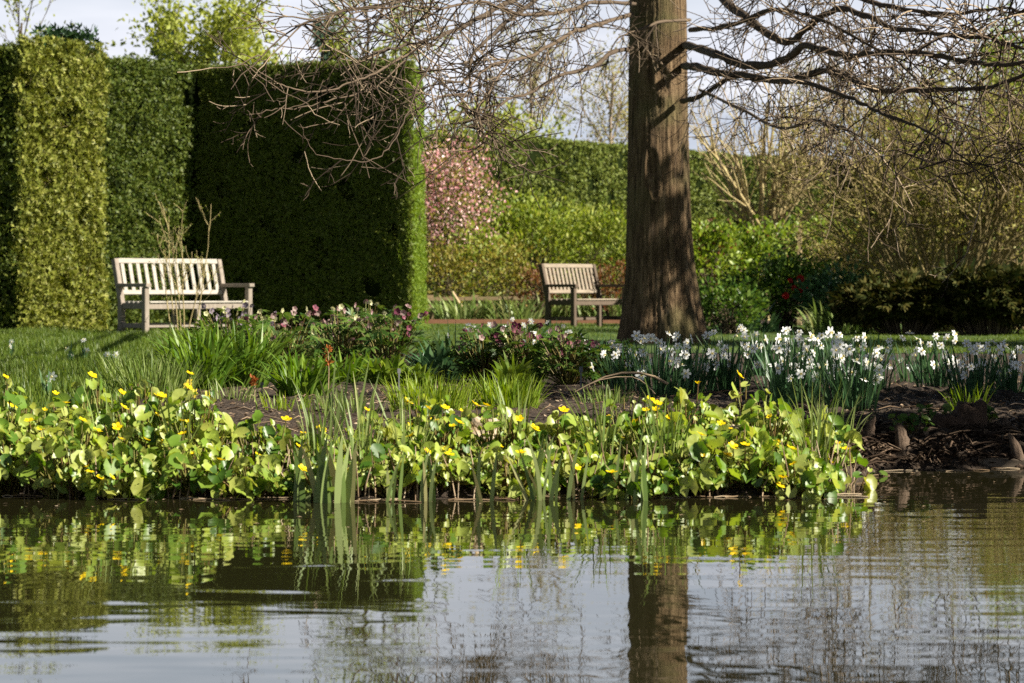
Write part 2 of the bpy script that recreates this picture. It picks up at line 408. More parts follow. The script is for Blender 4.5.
def flower_mesh(name, petals, rad, wid, cupz, m, cup=None, m2=None):
    B = Batch()
    for k in range(petals):
        a = 2 * math.pi * k / petals; c, s = math.cos(a), math.sin(a)
        pr = [(.08, 0, 0), (.5, -wid, cupz * .5), (.85, -wid * .8, cupz * .85), (1, 0, cupz), (.85, wid * .8, cupz * .85), (.5, wid, cupz * .5)]
        z = .02 * (k % 2)
        B.add([((x * c - y * s) * rad, (x * s + y * c) * rad, (zz + z) * rad) for x, y, zz in pr], [(0, 1, 2, 3), (0, 3, 4, 5)])
    if cup:
        h, r0, r1 = cup; K = 8
        v = [(r * math.cos(2 * math.pi * i / K) * rad, r * math.sin(2 * math.pi * i / K) * rad, zz * rad) for r, zz in ((r0, .05), (r1, h)) for i in range(K)]
        v.append((0, 0, .08 * rad))
        f = [(i, (i + 1) % K, K + (i + 1) % K, K + i) for i in range(K)] + [(i, 2 * K, (i + 1) % K) for i in range(K)]
        B.add(v, f)
    o = B.build(name, m); me = o.data
    if m2 is not None:
        me.materials.append(m2)
        for p in me.polygons:
            if all(i >= petals * 6 for i in p.vertices): p.material_index = 1
    bpy.data.objects.remove(o)
    return me
FL_MARI = flower_mesh('marigold_flower', 5, .0162, .38, .30, M['yellow'], (.22, .15, .25))
FL_MARI_B = flower_mesh('marigold_bud', 5, .010, .35, .8, M['yellow'])
FL_DAFF = flower_mesh('daffodil_flower', 6, .034, .26, -.10, M['white'], (.42, .15, .22), M['orange_cup'])
FL_YEL = flower_mesh('yellow_daffodil_flower', 6, .034, .26, .0, M['paleyellow'], (.6, .16, .26), M['paleyellow'])
FL_HELL = {k: flower_mesh('hellebore_flower', 5, .027, .44, .35, M[k]) for k in ('hellpink', 'hellplum', 'hellgrey', 'hellcream')}
FL_CAM = flower_mesh('camellia_flower', 9, .065, .42, .45, M['camellia'], (.5, .1, .4))

def face_rot(d):
    return Vector([float(c) for c in d]).to_track_quat('Z', 'Y').to_euler()

# ------------------------------------------------------------------ ground, lawn, water
def lines(segs):
    out = []
    for a, b, st in segs: out += list(np.arange(a, b, st))
    out.append(segs[-1][1]); return np.array(out)
gx = lines([(-600, -60, 60), (-60, -12, 3), (-12, -3, .5), (-3, 3.4, .045), (3.4, 12, .5), (12, 60, 3), (60, 600, 60)])
gy = lines([(-40, 0, 4), (0, 3, .3), (3, 8.4, .6), (8.4, 13, .045), (13, 20, .12), (20, 50, 1), (50, 100, 5), (100, 900, 80)])
GX, GY = np.meshgrid(gx, gy)
GZ = gz(GX, GY)
fine = ((np.abs(GX) < 3.5) & (GY > 8.4) & (GY < 20))
lump = (np.sin(GX * 13 + GY * 4) * np.sin(GY * 11 - GX * 5) * .016 * sst(1.0, 1.3, GX) + NR.normal(size=GX.shape) * .008 * sst(1.0, 1.3, GX) + np.sin(GX * 23 + GY * 9) * np.sin(GY * 31 - GX * 7) * .006 + NR.normal(size=GX.shape) * .006 + np.sin(GX * 5.3) * np.sin(GY * 4.1) * .01)
GZ = GZ + np.where(fine & (GY > edge(GX) + .02), lump, 0)
ny, nx = GX.shape
ii, jj = np.meshgrid(np.arange(ny - 1), np.arange(nx - 1), indexing='ij')
quads = np.stack([ii * nx + jj, ii * nx + jj + 1, (ii + 1) * nx + jj + 1, (ii + 1) * nx + jj], -1).reshape(-1, 4)
B = Batch(); B.arr(np.stack([GX, GY, GZ], -1).reshape(-1, 3), quads)
tag(B.build('ground', M['soil']), 'brown soil of the bank and flower beds', 'ground', kind='structure')

def is_lawn(X, Y):
    left = (X < -.108 * Y) & (Y > 18.6) | (X < -.128 * Y) & (Y > 11.6)
    back = (Y > 26.5) & (Y < 49)
    return left | back | (Y > 75) | (Y < .6)
cx = GX[:-1, :-1] * .5 + GX[1:, 1:] * .5; cy = GY[:-1, :-1] * .5 + GY[1:, 1:] * .5
mask = is_lawn(cx, cy).reshape(-1)
B = Batch(); B.arr(np.stack([GX, GY, GZ + .006], -1).reshape(-1, 3), quads[mask])
tag(B.build('lawn', M['lawn']), 'green lawn behind the pond planting', 'lawn', kind='structure')

wx = np.linspace(-36, 36, 5); B = Batch()
B.arr([(x, y, 0) for y in (.3, 7, 14) for x in wx], [(i + 5 * j, i + 1 + 5 * j, i + 6 + 5 * j, i + 5 + 5 * j) for j in (0, 1) for i in range(4)])
tag(B.build('water', M['water']), 'rippled pond water mirroring sky and bank', 'water', kind='structure')

# grass blades
def grass_field(n, x0, x1, y0, y1, h, wd, lean=.35):
    Y = np.sqrt(NR.uniform(y0 ** 2, y1 ** 2, n)); X = (NR.uniform(x0, x1, n) - 512) * Y / F
    k = is_lawn(X, Y); X, Y = X[k], Y[k]; n = len(X)
    b = np.stack([X, Y, gz(X, Y)], -1)
    patch = .65 + .5 * np.sin(X * 2.1 + Y * .7) * np.sin(Y * .9 - X) + NR.uniform(0, .3, n)
    return b, NR.uniform(0, 6.28, n), np.abs(NR.normal(0, lean, n)), NR.uniform(.2, .9, n), h * np.clip(patch, .4, 1.3) * NR.uniform(.6, 1.2, n), np.full(n, wd)
B = Batch()
for a in ((48000, -25, 205, 11.6, 37.5, .095, .008), (9000, -25, 60, 30, 38.4, .08, .008), (12000, 425, 640, 33, 48.5, .035, .009), (24000, 850, 1060, 26.8, 44, .032, .008), (4000, 690, 880, 28, 44, .035, .009)):
    ribbons(B, NR, *grass_field(*a), seg=2)
tag(B.build('grass', M['grass']), 'grass blades of the lawn, long on the left, mown on the right', 'grass', kind='stuff')

# litter on the soil
n = 9000
Y = NR.uniform(9.6, 19, n); X = (NR.uniform(180, 1040, n) - 512) * Y / F
k = (Y > edge(X) + .03) & ~is_lawn(X, Y); X, Y = X[k], Y[k]; n = len(X)
B = Batch()
B.inst(*LEAF, np.stack([X, Y, gz(X, Y) + NR.uniform(.003, .014, n)], -1), frames(norm(np.stack([NR.normal(size=n), NR.normal(size=n), NR.normal(size=n) * .25], -1)), np.array([0, 0, 1.]) + NR.normal(size=(n, 3)) * .35), NR.uniform(.008, .032, n))
BM = Batch(); n = 3500; X = NR.uniform(1.15, 2.2, n); Y = edge(X) + np.abs(NR.normal(.05, .45, n))
BM.inst(*LEAF, np.stack([X, Y, gz(X, Y) + NR.uniform(.002, .022, n)], -1), frames(norm(NR.normal(size=(n, 3)) * [1, 1, .5]), np.array([0, 0, 1.]) + NR.normal(size=(n, 3)) * .6), NR.uniform(.008, .034, n))
T = Tubes()
for _ in range(300):
    x_ = R.uniform(1.15, 2.1); y_ = float(edge(x_)) + abs(R.gauss(.03, .3)); a = R.uniform(0, 6.28); l_ = R.uniform(.04, .18); z_ = float(gz(x_, y_)) + .012
    T.add([(x_, y_, z_), (x_ + math.cos(a) * l_ / 2, y_ + math.sin(a) * l_ / 2, z_ + .02), (x_ + math.cos(a) * l_, y_ + math.sin(a) * l_, z_ + R.uniform(-.01, .03))], [.0045, .004, .002])
T.into(BM); tag(BM.build('bark_mulch', M['mulch']), 'dark rotting bark, sticks and leaves on the shaded bank', 'mulch', kind='stuff'); T = Tubes()
for _ in range(420):
    y_ = R.uniform(9.7, 17); x_ = (R.uniform(220, 1040) - 512) * y_ / F
    if y_ < edge(x_) + .02: continue
    a = R.uniform(0, 6.28); l_ = R.uniform(.04, .16); z_ = float(gz(x_, y_)) + .012
    T.add([(x_, y_, z_), (x_ + math.cos(a) * l_ / 2, y_ + math.sin(a) * l_ / 2, z_ + .012), (x_ + math.cos(a) * l_, y_ + math.sin(a) * l_, z_ + .002)], [.003, .003, .002])
T.into(B)
tag(B.build('leaf_litter', M['litter']), 'dead leaves, bark chips and twigs scattered on the soil', 'litter', kind='stuff')

# ------------------------------------------------------------------ hedges
def hedge_face(B, p0, p1, zb, zt, batter, dens, size, depth=.06, g=NR, lean_up=.5, rough=1.0, outw=.42):
    p0 = np.array(p0, float); p1 = np.array(p1, float); d = p1 - p0; Ln = np.linalg.norm(d); d /= Ln
    nrm = np.array([d[1], -d[0]])
    dens *= 1.75; size *= .72
    n = int(dens * Ln * (zt - zb))
    u = g.uniform(0, Ln, n); z = g.uniform(zb, zt, n)
    bulge = .06 * np.sin(u * 2.3 + z * 1.7) * np.sin(z * 2.9 - u) * rough + .025 * np.sin(u * 7 + z * 3) * np.sin(z * 8)
    hole = (np.sin(u * 5.1 + 1.3 * z) * np.sin(z * 4.3 - u * 1.7) + .25 * np.sin(u * 11) * np.sin(z * 13)) < -.78
    off = bulge + g.normal(0, depth * .35, n) - batter * (z - zb) / (zt - zb) - hole * .11
    pos = np.stack([p0[0] + d[0] * u + nrm[0] * off, p0[1] + d[1] * u + nrm[1] * off, z], -1)
    N3 = np.array([nrm[0], nrm[1], .0])
    dr = norm(N3 * outw + np.array([0, 0, lean_up]) + g.normal(size=(n, 3)) * .6)
    B.inst(*SPRAY, pos, frames(dr, N3 + g.normal(size=(n, 3)) * .6), g.uniform(.6, 1.25, n) * size)

def hedge_top(B, poly, z, dens, size, g=NR):
    (x0, y0), (x1, y1), (x2, y2), (x3, y3) = poly
    dens *= 1.6; size *= .75
    n = int(dens * max(np.hypot(x1 - x0, y1 - y0), 1) * max(np.hypot(x3 - x0, y3 - y0), .5))
    a, b = g.uniform(0, 1, n), g.uniform(0, 1, n)
    X = (x0 * (1 - a) + x1 * a) * (1 - b) + (x3 * (1 - a) + x2 * a) * b; Yv = (y0 * (1 - a) + y1 * a) * (1 - b) + (y3 * (1 - a) + y2 * a) * b
    zz = z + g.normal(0, .025, n) + .03 * np.sin(X * 4) * np.sin(X * 1.7 + 1)
    B.inst(*SPRAY, np.stack([X, Yv, zz], -1), frames(np.array([0, 0, 1.]) + g.normal(size=(n, 3)) * .5, rvec(n)), g.uniform(.6, 1.3, n) * size)

def prism(B, plan, zb, zt, batter=0, ctr=None):
    plan = np.array(plan, float); n = len(plan); c = plan.mean(0) if ctr is None else np.array(ctr)
    top = plan + (c - plan) * 0
    dirs = norm(np.concatenate([plan - c, np.zeros((n, 1))], 1))[:, :2]
    top = plan - dirs * batter
    v = [(x, y, zb) for x, y in plan] + [(x, y, zt) for x, y in top]
    B.add(v, [(i, (i + 1) % n, n + (i + 1) % n, n + i) for i in range(n)])
    for tri in tessellate_polygon([[Vector((x, y, 0)) for x, y in top]]): B.add([v[n + q] for q in tri], [(0, 1, 2)])

HT = 3.74
A0, A1, A2, A3, A4, A5 = (-10, 38.4), (-6.27, 38.4), (-5.72, 40.35), (-4.40, 41.9), (-1.36, 40.82), (-1.21, 42.5)
hr = root('yew_hedge', (-5.0, 41.0, .06), 'tall clipped dark yew hedge with stepped bays behind the pale left bench', 'hedge')
hl = np.array([-5.0, 41.0, .06])
def loc_build(B, name, m, par, base, label=None):
    o = B.build(name, m, par, name != 'inner_growth'); o.data.transform(__import__('mathutils').Matrix.Translation(-Vector([float(c) for c in base])))
    if label: o['label'] = label
    return o
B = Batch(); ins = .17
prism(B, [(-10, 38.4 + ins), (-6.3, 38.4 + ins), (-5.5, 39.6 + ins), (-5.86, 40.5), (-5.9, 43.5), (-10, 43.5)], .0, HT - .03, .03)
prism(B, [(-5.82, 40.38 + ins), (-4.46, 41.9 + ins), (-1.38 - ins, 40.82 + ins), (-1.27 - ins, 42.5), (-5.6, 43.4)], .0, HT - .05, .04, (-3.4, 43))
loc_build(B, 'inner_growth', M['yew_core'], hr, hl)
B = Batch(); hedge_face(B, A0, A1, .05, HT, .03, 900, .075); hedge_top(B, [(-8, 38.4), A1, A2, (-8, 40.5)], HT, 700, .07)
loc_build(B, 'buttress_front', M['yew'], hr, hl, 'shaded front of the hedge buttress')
T = Tubes(); g = np.random.default_rng(5)
for _ in range(70):
    f_ = g.uniform(.05, .95); b = np.array([-6.33 + .91 * f_ - .05, 38.4 + 1.2 * f_ + .05, g.uniform(.3, HT)]); d_ = norm(np.array([.8, -.6, .5]) + g.normal(size=3) * .5); l_ = g.uniform(.12, .3)
    T.add([b, b + d_ * l_ * .5 + g.normal(0, .01, 3), b + d_ * l_ + np.array([0, 0, .03])], [.005, .004, .002])
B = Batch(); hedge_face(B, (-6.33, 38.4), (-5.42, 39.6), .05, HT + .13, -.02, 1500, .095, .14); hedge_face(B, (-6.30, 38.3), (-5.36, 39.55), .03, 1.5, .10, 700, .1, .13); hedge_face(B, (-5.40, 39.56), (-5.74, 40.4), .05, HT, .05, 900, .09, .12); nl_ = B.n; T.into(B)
o = loc_build(B, 'buttress_side', M['yew_shaggy_sun_tint'], hr, hl, 'shaggy sunlit side of the hedge buttress'); o.data.materials.append(M['tanbranch'])
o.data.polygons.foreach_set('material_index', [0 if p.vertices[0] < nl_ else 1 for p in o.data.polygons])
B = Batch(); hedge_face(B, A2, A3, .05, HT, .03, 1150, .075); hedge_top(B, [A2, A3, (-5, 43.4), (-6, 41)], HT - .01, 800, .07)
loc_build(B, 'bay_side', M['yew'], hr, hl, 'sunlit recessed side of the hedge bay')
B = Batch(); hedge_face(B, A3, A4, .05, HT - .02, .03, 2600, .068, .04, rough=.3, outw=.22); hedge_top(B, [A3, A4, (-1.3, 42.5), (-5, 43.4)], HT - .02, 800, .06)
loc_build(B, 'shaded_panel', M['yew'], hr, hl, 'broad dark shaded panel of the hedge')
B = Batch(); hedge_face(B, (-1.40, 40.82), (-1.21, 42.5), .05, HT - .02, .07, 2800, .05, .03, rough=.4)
loc_build(B, 'end_face', M['yew_sun_tint'], hr, hl, 'bright sunlit end of the hedge')

fr = root('clipped_hedge', (2.5, 63, .06), 'long mid green clipped hedge behind the flowering shrubs and tree trunk', 'hedge')
fl = np.array([2.5, 63, .06])
FP = [(-6, 57), (-.9, 60), (1.25, 62.2), (2.5, 64), (4.8, 67), (9, 71), (16, 76)]
BC = Batch(); BF = Batch(); TOPS = [3.68, 3.68, 3.66, 3.62, 3.58, 3.58]
for (a, b), zt in zip(zip(FP[:-1], FP[1:]), TOPS):
    if b[0] > -2:
        hedge_face(BF, a, b, .8 if b[0] < 9 else 1.5, zt, .05, 420 if b[0] < 9 else 200, .105, .07)
        hedge_top(BF, [a, b, (b[0] - .4, b[1] + 1.2), (a[0] - .4, a[1] + 1.2)], zt, 260, .09)
    d = norm([b[0] - a[0], b[1] - a[1]]); nn = np.array([-d[1], d[0]])
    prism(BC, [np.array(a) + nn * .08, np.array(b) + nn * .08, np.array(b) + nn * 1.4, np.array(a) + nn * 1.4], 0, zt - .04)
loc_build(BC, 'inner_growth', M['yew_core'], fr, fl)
loc_build(BF, 'clipped_face', M['yew_far'], fr, fl)

# ------------------------------------------------------------------ shrubs and trees
def bush(name, label, cat, loc, w, d, h, z0, leaf, size, nclump, nleaf, sigma=.12, bark='branch', seed=1, group=None, tmpl=LEAF, up=.2, extra=None, stem_r=.012, lowcut=-.7):
    g = np.random.default_rng(seed); r = root(name, loc, label, cat, group)
    c = rvec(nclump, g); c[:, 2] = np.where(c[:, 2] < lowcut, -c[:, 2], c[:, 2])
    c = c * (g.uniform(.25, 1, (nclump, 1)) ** .45) * g.uniform(.85, 1.12, (nclump, 1))
    ctr = c * np.array([w / 2, d / 2, (h - z0) / 2]) + np.array([0, 0, (h + z0) / 2])
    T = Tubes()
    for q in ctr:
        b = np.array([g.normal(0, w * .06), g.normal(0, d * .06), 0]); m_ = b * .5 + q * .5 + np.array([g.normal(0, .06), g.normal(0, .06), .1 * h]) - np.array([q[0], q[1], 0]) * .2
        s = np.linspace(0, 1, 6)[:, None]
        pts = (1 - s) ** 2 * b + 2 * s * (1 - s) * m_ + s ** 2 * q
        pts[1:-1] += g.normal(0, .015, (4, 3))
        T.add(pts, np.linspace(stem_r, stem_r * .3, 6))
    T.into(Batch()) if False else None
    BB = Batch(); T.into(BB); BB.build('branches', M[bark], r)
    k = g.integers(0, nclump, nleaf)
    cs = g.uniform(.6, 1.4, nclump)
    pos = ctr[k] + g.normal(size=(nleaf, 3)) * (sigma * cs[k])[:, None] * np.array([1, 1, .8])
    pos[:, 2] = np.maximum(pos[:, 2], .02)
    out = norm(pos - np.array([0, 0, (h + z0) / 2 - .2 * h])) * .8 + np.array([0, 0, up]) + g.normal(size=(nleaf, 3)) * .6
    BB = Batch(); BB.inst(*tmpl, pos, frames(out, np.array([0, 0, .6]) + g.normal(size=(nleaf, 3)) * .8), g.uniform(.6, 1.3, nleaf) * size)
    BB.build('foliage', M[leaf], r)
    if extra:
        nm, m2, n2, s2 = extra
        k = g.integers(0, nclump, n2); pos = ctr[k] + g.normal(size=(n2, 3)) * (sigma * cs[k])[:, None]
        BB = Batch(); BB.inst(*LEAF, pos, frames(rvec(n2, g), rvec(n2, g)), g.uniform(.6, 1.2, n2) * s2)
        BB.build(nm, M[m2], r)
    return r, ctr

def tree(name, label, cat, loc, cfg, Ln, r0, d0=(0, 0, 1), leaf=None, lsize=.08, per=3, bark='branch', seed=1, group=None, stems=1, spread=.2, jit=.08, trunk_part='trunk', zscale=1.0, tmpl=LEAF):
    g = np.random.default_rng(seed); r = root(name, loc, label, cat, group)
    T = Tubes(); tips = []
    for s in range(stems):
        a = 2 * math.pi * (s + g.uniform(0, 1)) / max(1, stems); sp = spread * (g.uniform(.3, 1) if stems > 1 else 0)
        d = norm(np.array(d0) + np.array([math.cos(a), math.sin(a), 0]) * sp)
        b0 = np.array([math.cos(a), math.sin(a), 0]) * (.05 * stems ** .5 if stems > 1 else 0)
        grow(T, tips, g, b0, d, Ln * (g.uniform(.75, 1.05) if stems > 1 else 1), r0, 0, cfg)
    BB = Batch(); T.into(BB); BB.build(trunk_part, M[bark], r)
    if leaf:
        p = np.array([t[0] for t in tips]); dd = np.array([t[1] for t in tips])
        k = np.repeat(np.arange(len(p)), per); n = len(k)
        pos = p[k] + g.normal(size=(n, 3)) * jit
        BB = Batch(); BB.inst(*tmpl, pos, frames(dd[k] * .5 + g.normal(size=(n, 3)) * .8, rvec(n, g)), g.uniform(.6, 1.3, n) * lsize)
        BB.build('crown', M[leaf], r)
    return r

UP = dict(n=[26, 6, 3], ang=[42, 38, 35], ratio=[.30, .42, .5], grav=[0, .10, .06], wig=[.03, .07, .1, .12], rr=.34, rmin=.006, t0=.25)
tree('young_tree', 'upright young tree in yellow green leaf above the hedge, left of centre', 'tree', gp(232, 74), UP, 6.5, .09, leaf='young', lsize=.15, per=6, seed=3, jit=.2)
tree('young_tree', 'sparse yellow green young tree above the dark hedge panel', 'tree', gp(372, 80), dict(UP, n=[24, 6, 3]), 7.6, .09, leaf='young', lsize=.13, per=4, seed=5, jit=.12)
tree('young_tree', 'pale budding young tree between the hedge end and tree trunk', 'tree', gp(545, 92), dict(UP, n=[26, 6, 3]), 7.2, .09, leaf='budleaf', lsize=.11, per=2, bark='palebranch', seed=8, jit=.15)
tree('young_tree', 'pale budding young tree just left of the big trunk', 'tree', gp(606, 88), dict(UP, n=[26, 7, 3]), 6.9, .08, leaf='budleaf', lsize=.1, per=2, bark='palebranch', seed=9, jit=.15)
tree('young_tree', 'wispy yellow green treetop above the left end of the hedge', 'tree', gp(8, 60), dict(UP, n=[16, 5, 2]), 5.9, .05, leaf='young', lsize=.09, per=2, seed=12, jit=.1)
tree('bare_tree', 'bare pale twigged tree right of the big trunk above the far hedge', 'tree', gp(715, 90), dict(UP, n=[18, 6, 3]), 5.6, .07, leaf='budleaf', lsize=.07, per=1, bark='palebranch', seed=14, jit=.1)
tree('bare_tree', 'bare pale twigged tree behind the fan of coppiced stems', 'tree', gp(800, 84), dict(UP, n=[18, 6, 3]), 5.6, .07, leaf='budleaf', lsize=.07, per=1, bark='palebranch', seed=15, jit=.1)
tree('young_tree', 'yellow green tree seen through the limbs at upper right', 'tree', gp(925, 70), dict(UP, n=[26, 6, 3]), 4.5, .09, leaf='willow', lsize=.13, per=3, seed=17, jit=.18)
tree('young_tree', 'tall yellow green tree behind the limbs at the right edge', 'tree', gp(1015, 66), dict(UP, n=[28, 6, 3]), 4.7, .09, leaf='shrub', lsize=.13, per=3, seed=18, jit=.2)
def conifer(label, x, Y, ytop, w, seed, name='pine_tree', leaf='pine'):
    g = np.random.default_rng(seed); b = gp(x, Y); h = P(x, ytop, Y)[2] - b[2]; r = root(name, b, label, 'tree')
    T = Tubes(); T.add([(0, 0, 0), (0, 0, h * .5), (0, 0, h)], [.08, .05, .01]); pos = []; dr = []
    for k in range(60):
        z = h * (1 - (k / 60) * .6); a = g.uniform(0, 6.28); l_ = (h - z) / (h * .6) * w + .12
        e = np.array([math.cos(a) * l_, math.sin(a) * l_, z + l_ * .55]); s = np.linspace(0, 1, 5)[:, None]
        pts = np.array([0, 0, z]) * (1 - s) + e * s + np.array([0, 0, -.25 * l_]) * (s * (1 - s)) * 2
        T.add(pts, [.015, .012, .01, .008, .005])
        for q in np.linspace(.2, 1, 14):
            pos += [np.array([0, 0, z]) * (1 - q) + e * q] * 4; dr += [norm(e - [0, 0, z]) * .8 + np.array([0, 0, .5])] * 4
    BB = Batch(); T.into(BB); BB.build('trunk', M['branch'], r)
    pos = np.array(pos) + g.normal(size=(len(pos), 3)) * .04; n = len(pos)
    BB = Batch(); BB.inst(*SPRAY, pos, frames(np.array(dr) + g.normal(size=(n, 3)) * .5, rvec(n, g)), g.uniform(.10, .2, n)); BB.build('crown', M[leaf], r)
conifer('blue green pine top beside the young tree above the hedge', 168, 78, 27, 1.0, 4)
conifer('small pine top just above the dark hedge panel', 322, 80, 27, .9, 6)
conifer('low dark pine top between the young tree and the pale pine', 205, 76, 44, .9, 7)
bush('conifer_bush', 'dark green conifer tuft poking above the stepped hedge top', 'shrub', gp(64, 44), 1.0, 1.0, 4.38, 2.9, 'yew_dark', .13, 40, 2600, .13, seed=21, tmpl=SPRAY)
bush('fresh_shrub', 'bright lime green treetop above the far hedge beside the hedge end', 'shrub', gp(470, 72), 2.6, 2, 5.1, 2.6, 'young', .14, 40, 1800, .22, seed=22)
bush('fresh_shrub', 'lime green bushy treetop above the middle of the far hedge', 'shrub', gp(530, 76), 1.8, 1.5, 4.9, 2.6, 'young', .13, 30, 1000, .22, seed=23)

# mid distance flowering shrubs
bush('cherry_tree', 'pink blossoming cherry beside the sunlit hedge end', 'tree', gp(449, 54), 1.55, 1.5, 3.3, .9, 'copper', .075, 70, 2600, .2, seed=31, extra=('blossom', 'blossom', 3000, .075))
bush('copper_shrub', 'coppery green shrub under the pink cherry', 'shrub', gp(446, 52), 1.2, 1.1, 1.35, .2, 'copper', .08, 40, 1500, .2, seed=32)
bush('copper_shrub', 'coppery leaved shrub between the cherry and the far bench', 'shrub', gp(508, 52.5), 1.0, 1.0, 1.3, .15, 'copper', .08, 36, 1300, .18, seed=33)
bush('leafy_shrub', 'rounded yellow green shrub behind the far bench back', 'shrub', gp(530, 56), 2.1, 1.6, 2.25, .2, 'shrub', .09, 60, 4200, .2, seed=34)
bush('leafy_shrub', 'yellow green shrub between the far bench and the trunk', 'shrub', gp(594, 57), 2.0, 1.6, 2.0, .2, 'shrub', .09, 60, 4200, .2, seed=35)
bush('leafy_shrub', 'loose yellow green shrub between the cherry and its copper neighbours', 'shrub', gp(482, 53.5), 1.1, 1.1, 1.6, .2, 'shrub', .085, 40, 1700, .18, seed=47)
bush('leafy_shrub', 'pale green shrub spilling out behind the trunk foot', 'shrub', gp(640, 55), 1.4, 1.4, 1.5, .1, 'shrub', .085, 50, 1800, .14, seed=36)
bush('red_shrub', 'small red leaved shrub by the left end of the far bench', 'shrub', gp(538, 50.5), .7, .6, .95, .1, 'redleaf', .07, 26, 700, .08, seed=37)
bush('red_shrub', 'small red leaved shrub behind the right arm of the far bench', 'shrub', gp(610, 50.5), .9, .7, 1.0, .1, 'redleaf', .07, 30, 900, .1, seed=38)
bush('pieris_shrub', 'bright green shrub with reddish shoots just right of the trunk', 'shrub', gp(708, 46), 1.2, 1.1, 1.62, .5, 'lush', .095, 46, 2200, .11, seed=39, extra=('young_foliage', 'redleaf', 420, .08))
bush('pieris_shrub', 'bright green shrub below the fan of coppiced stems', 'shrub', gp(750, 47), 1.15, 1.1, 1.55, .5, 'lush', .095, 46, 2100, .11, seed=40, extra=('young_foliage', 'redleaf', 160, .07))
bush('evergreen_shrub', 'green shrub behind the short wooden post', 'shrub', gp(828, 49), 1.9, 1.4, 1.75, .3, 'lush', .09, 60, 2600, .14, seed=41)
bush('evergreen_shrub', 'mid green shrub between the post and the brushwood shrub', 'shrub', gp(862, 44), 1.3, 1.2, 1.55, .3, 'deep', .085, 60, 2400, .12, seed=42)
bush('evergreen_shrub', 'mid green shrub left of the short wooden post', 'shrub', gp(785, 49.5), 1.3, 1.1, 1.3, .2, 'deep', .085, 40, 1700, .12, seed=46)
cr, cc = bush('camellia_shrub', 'dark evergreen shrub carrying a few red camellia flowers', 'shrub', gp(782, 41), 1.35, 1.1, .95, .1, 'deep', .08, 60, 2600, .1, seed=43)
for x, y in ((794, 288), (801, 290), (786, 296), (807, 286), (800, 279), (790, 281)):
    q = P(x, y, 40.35) - np.array(cr.location); link_mesh('flower', FL_CAM, cr, q, face_rot((R.uniform(-.2, .6), -1, R.uniform(-.1, .4))), R.uniform(.55, .85))
bush('low_shrub', 'low dark green bush at the right foot of the trunk', 'shrub', gp(730, 38), 1.0, .9, .62, .05, 'deep', .075, 40, 1500, .09, seed=44)
bush('low_shrub', 'low dark green bush left of the camellia', 'shrub', gp(838, 40), 1.1, .9, .75, .05, 'daffleaf', .09, 40, 1500, .1, seed=45)

# fan of coppiced stems
FAN = dict(n=[4, 3], ang=[22, 30], ratio=[.55, .5], grav=[.015, .05, .04], wig=[.05, .08, .1], rr=.5, rmin=.006, t0=.2)
g = np.random.default_rng(50); fb = gp(765, 55); r = root('coppiced_tree', fb, 'bare coppiced tree fanning tan stems over the far hedge', 'tree')
T = Tubes(); tips = []
T.add([(0, 0, 0), (.02, 0, .7), (0, 0, 1.55)], [.10, .075, .06])
for i in range(24):
    a = math.radians(g.uniform(-52, 50)); grow(T, tips, g, np.array([g.normal(0, .06), g.normal(0, .06), g.uniform(1.15, 1.6)]), (math.sin(a), g.normal(0, .25), math.cos(a)), g.uniform(1.5, 2.5), .045, 0, FAN)
BB = Batch(); T.into(BB); BB.build('stems', M['tanbranch'], r)

# big brushwood shrub on the right and dark sprays below it
BR = dict(n=[5, 4, 3], ang=[24, 30, 34], ratio=[.5, .5, .6], grav=[-.02, -.02, -.03], wig=[.05, .09, .12, .14], rr=.55, rmin=.004, t0=.3)
tree('brushwood_shrub', 'large dense brushwood shrub of olive twigs on the right', 'shrub', gp(948, 40), BR, 2.7, .026, leaf='willow', lsize=.05, per=1, bark='olivebranch', seed=51, stems=42, spread=.75, jit=.05, trunk_part='stems')
tree('brushwood_shrub', 'smaller olive twigged shrub left of the big brushwood shrub', 'shrub', gp(880, 43), BR, 1.4, .018, leaf='willow', lsize=.05, per=1, bark='olivebranch', seed=52, stems=18, spread=.6, jit=.06, trunk_part='stems')
tree('brushwood_shrub', 'dense olive twigged shrub at the right edge behind the dark sprays', 'shrub', gp(1032, 41), BR, 2.8, .02, leaf='shrub', lsize=.06, per=2, bark='olivebranch', seed=53, stems=26, spread=.6, jit=.06, trunk_part='stems')
def spray_bush(label, x, Y, w, d, h, seed):
    g = np.random.default_rng(seed); r = root('juniper', gp(x, Y), label, 'shrub'); T = Tubes(); pos = []; dr = []
    for k in range(150):
        a = g.uniform(0, 6.28); e = np.array([math.cos(a) * w / 2 * g.uniform(.4, 1.05), math.sin(a) * d / 2 * g.uniform(.4, 1.05), 0]); e[2] = h * g.uniform(.35, 1.05) * (1 - .35 * (abs(e[0]) / (w / 2)) ** 2)
        b = e * np.array([.35, .35, 0]); s = np.linspace(0, 1, 6)[:, None]; m_ = (b + e) / 2 + np.array([0, 0, .3 * h])
        pts = (1 - s) ** 2 * b + 2 * s * (1 - s) * m_ + s ** 2 * e; T.add(pts, np.linspace(.012, .004, 6))
        for q in np.linspace(.25, 1, 16):
            pp = (1 - q) ** 2 * b + 2 * q * (1 - q) * m_ + q * q * e; tv = norm(2 * (1 - q) * (m_ - b) + 2 * q * (e - m_))
            pos += [pp] * 3; dr += [tv] * 3
    BB = Batch(); T.into(BB); BB.build('branches', M['branch'], r)
    pos = np.array(pos); n = len(pos); pos = pos + g.normal(size=(n, 3)) * .02
    BB = Batch(); BB.inst(*SPRAY, pos, frames(np.array(dr) + g.normal(size=(n, 3)) * .5 + np.array([0, 0, -.15]), np.array([0, 0, 1.]) + g.normal(size=(n, 3)) * .5), g.uniform(.08, .17, n)); BB.build('foliage', M['bracken'], r)
